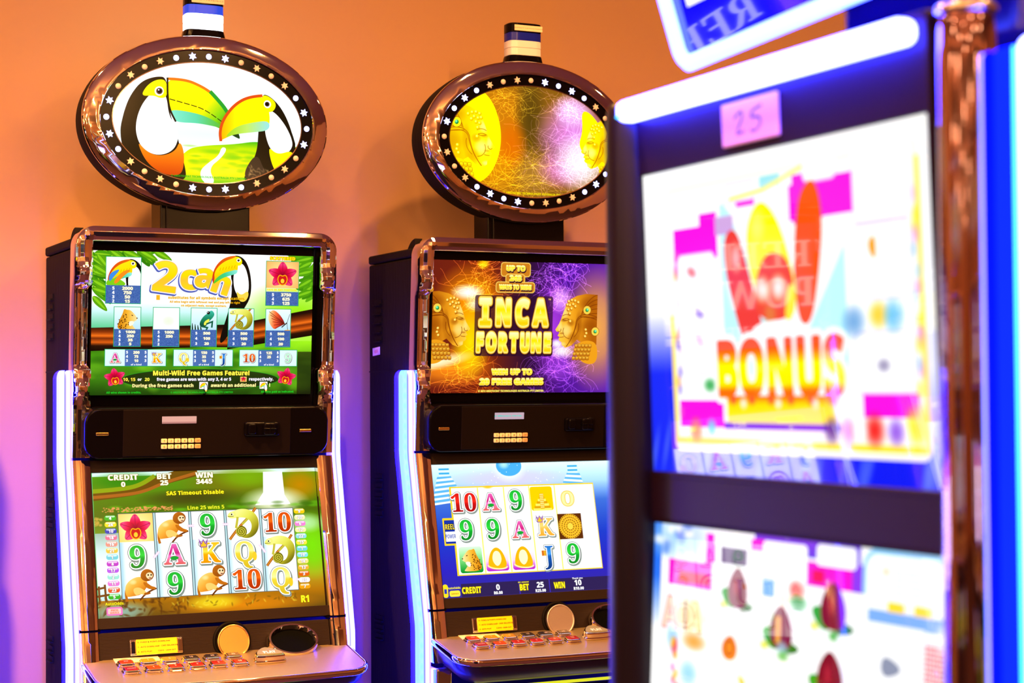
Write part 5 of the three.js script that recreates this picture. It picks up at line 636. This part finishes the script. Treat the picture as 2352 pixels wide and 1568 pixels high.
// ---------------------------------------------------------------- the near machine on the right, out of focus; its front faces along -x
{
  const t = thing('slot_machine', 'large blurred slot machine in the right foreground with a BONUS screen and white tube lights', 'slot machine', [1.08, 0, -1.593], -Math.PI / 2);
  const aU = Math.atan(0.036), mU = tilted(1.48, 0.013, aU), U = (g) => g.applyMatrix4(mU);
  const gloss = std({ color: rgb(0.006, 0.004, 0.012), roughness: 0.12, specularIntensity: 0.4 }), blackC = std({ color: rgb(0.014, 0.005, 0.02), roughness: 0.38, specularIntensity: 0.25 }), blueLitGloss = std({ color: rgb(0.006, 0.006, 0.35), roughness: 0.15, specularIntensity: 0.6 });  // last one: black plastic, blue light of the tubes put into its colour
  const white = glowMat(2.4, 2.7, 70), signTube = glowMat(0.9, 1.5, 24), stripWhite = glowMat(2.2, 2.6, 20), stripBlue = glowMat(0.003, 0.03, 9, 1, { color: rgb(0.002, 0.003, 0.03), roughness: 0.8, specularIntensity: 0 }), cyanLine = glowMat(0.12, 2.0, 4);
  mesh('cabinet', flat([rbox(0.66, 1.7, 0.5, 0.01, 0, 0.85, -0.28)]), M.cabinet, t);
  const hole = (s, w, h, y) => { const q = new THREE.Path(); q.moveTo(-w / 2, y - h / 2); q.lineTo(w / 2, y - h / 2); q.lineTo(w / 2, y + h / 2); q.lineTo(-w / 2, y + h / 2); q.closePath(); s.holes.push(q); return s; };
  // upper half: frame, screen, head band with the tube light
  const fr = mesh('paytable_frame', U(ext(hole(rrShape(0.545, 0.45, 0.004, 0, 0.045), 0.532, 0.348, 0.0015), 0.03, 0.002, -0.028)), blackC, t);
  mesh('paytable_screen', U(box(0.534, 0.35, 0.006, 0, 0.0015, -0.006)), [gloss, gloss, gloss, gloss, screenMat(texUpperC, 1.2, { specularIntensity: 1, roughness: 0.03, ior: 1.7 }), gloss], fr);
  areaLight(t, 0.52, 0.33, rgb(1, 0.9, 1), 0.6, 0, 1.48, 0.04, 0);
  mesh('number_plaque', U(planarUV(rbox(0.107, 0.046, 0.004, 0.0019, -0.021, 0.208, 0.004), 0.107, 0.046, cellUV(31), -0.021, 0.208)), M.print, fr);
  const tl = mesh('tube_light', rbox(0.535, 0.0255, 0.03, 0.011, -0.006, 1.731, 0.036, 5), white, t);
  mesh('tube_light_line', rbox(0.52, 0.003, 0.004, 0.0015, -0.006, 1.7235, 0.0505), cyanLine, tl);
  areaLight(t, 0.52, 0.024, rgb(0.15, 0.2, 1), 8, -0.006, 1.731, 0.056, 0);
  mesh('lamp_shelf', rbox(0.56, 0.02, 0.1, 0.004, 0, 1.708, -0.035), blueLitGloss, t);
  // lower half
  const mL = tilted(1.248, 0.005, -0.05), L = (g) => g.applyMatrix4(mL);
  const lf = mesh('reel_frame', L(ext(hole(rrShape(0.548, 0.56, 0.004, 0, -0.22), 0.537, 0.37, -0.186), 0.03, 0.002, -0.028)), blackC, t);
  mesh('reel_screen', L(box(0.539, 0.372, 0.006, 0, -0.186, -0.006)), [gloss, gloss, gloss, gloss, screenMat(texLowerC, 1.2, { specularIntensity: 0.45, roughness: 0.03, ior: 1.5 }), gloss], lf);
  areaLight(t, 0.52, 0.35, rgb(1, 0.9, 1), 0.6, 0, 1.06, 0.05, 0);
  mesh('frame_band', rbox(0.545, 0.058, 0.02, 0.004, 0, 1.278, -0.002), blackC, t);
  const dk = mesh('deck', rbox(0.62, 0.03, 0.26, 0.012, 0, 0.76, 0.1), M.deck, t); mesh('deck_nose', rbox(0.63, 0.035, 0.02, 0.009, 0, 0.755, 0.228), M.chrome, dk);
  // rounded chrome pillars on both sides
  const pillar = (x, z, r) => { const rings = []; for (const [y, k] of [[0.4, 1], [1.0, 1], [1.4, 1], [1.7, 1], [1.725, 0.985], [1.738, 0.93], [1.745, 0.82], [1.747, 0.6]]) rings.push(Array.from({ length: 56 }, (_, i) => { const a = -i / 56 * Math.PI * 2; return [x + r * k * Math.cos(a), y, z + r * k * Math.sin(a)]; })); return loft(rings, true, true); };
  mesh('chrome_pillar', pillar(0.2985, 0.0, 0.0272), std({ color: rgb(0.44, 0.3, 0.4), metalness: 1, roughness: 0.03 }), t);
  mesh('dark_pillar', pillar(-0.2955, 0.014, 0.031), std({ color: rgb(0.008, 0.004, 0.009), roughness: 0.3, specularIntensity: 0.4 }), t);  // chrome too; the dark it mirrors is put into the colour
  mesh('pillar_cap', new THREE.TorusGeometry(0.023, 0.006, 12, 40).rotateX(Math.PI / 2).translate(0.2985, 1.745, 0), M.chromeSoft, t);
  mesh('cabinet_flank', rbox(0.02, 1.7, 0.4, 0.004, 0.336, 0.86, -0.24), M.cabinet, t);
  // light strip on the right flank
  const ls = mesh('light_strip', rbox(0.034, 1.3, 0.03, 0.012, 0.379, 1.06, -0.012, 5), stripWhite, t); mesh('light_strip_halo', rbox(0.036, 1.3, 0.022, 0.006, 0.343, 1.055, -0.016), stripBlue, ls); mesh('light_strip_line', rbox(0.0035, 1.28, 0.004, 0.0015, 0.3655, 1.06, 0.003), cyanLine, ls);  // blue glow beside the strip is an added glowing bar
  areaLight(t, 0.03, 1.2, rgb(0.15, 0.2, 1), 3, 0.379, 1.055, 0.006, 0);
  // sign on top, leaning forward
  const pivot = new THREE.Matrix4().makeTranslation(-0.25, 1.787, -0.018), mS = pivot.multiply(new THREE.Matrix4().makeRotationY(-0.119)).multiply(new THREE.Matrix4().makeRotationX(Math.atan(0.3))).multiply(new THREE.Matrix4().makeTranslation(0.25, 0, 0)), S = (g) => g.applyMatrix4(mS);
  mesh('sign_neck', rbox(0.31, 0.16, 0.06, 0.028, 0.115, 1.8, -0.13, 6), blueLitGloss, t);
  const sg = mesh('sign', S(rbox(0.5, 0.34, 0.05, 0.012, 0, 0.16, -0.04)), std({ color: rgb(0.006, 0.006, 0.35), roughness: 0.03, ior: 1.8 }), t);  // black sign body with the blue tube light put into its colour
  mesh('sign_screen', S(box(0.41, 0.25, 0.004, 0.008, 0.183, -0.0145)), [gloss, gloss, gloss, gloss, screenMat(texSignC, 1.4, { specularIntensity: 1, roughness: 0.03 }), gloss], sg);
  areaLight(t, 0.4, 0.24, rgb(0.9, 0.95, 1), 0.5, 0.008, 1.96, 0.07, 0.3);
  const c = new THREE.CurvePath(), w = 0.245, y0 = -0.003, y1 = 0.325, r = 0.02; const pts = []; for (const [cx, cy, a0] of [[-w + r, y1 - r, 90], [-w + r, y0 + r, 180], [w - r, y0 + r, 270], [w - r, y1 - r, 0]]) for (let i = 0; i <= 6; i++) { const a = (a0 + i * 15) * Math.PI / 180; pts.push(new THREE.Vector3(cx + r * Math.cos(a), cy + r * Math.sin(a), -0.012)); }
  const curve = new THREE.CatmullRomCurve3(pts, true, 'catmullrom', 0.1); mesh('sign_tube', S(new THREE.TubeGeometry(curve, 200, 0.0095, 12, true)), signTube, sg);
  { const l = new THREE.RectAreaLight(rgb(0.15, 0.25, 1), 4, 0.48, 0.02); l.position.set(0, 1.786, 0.0); l.rotation.set(-Math.PI / 2, 0, 0); t.add(l); }
}
renderer.render(scene, camera);
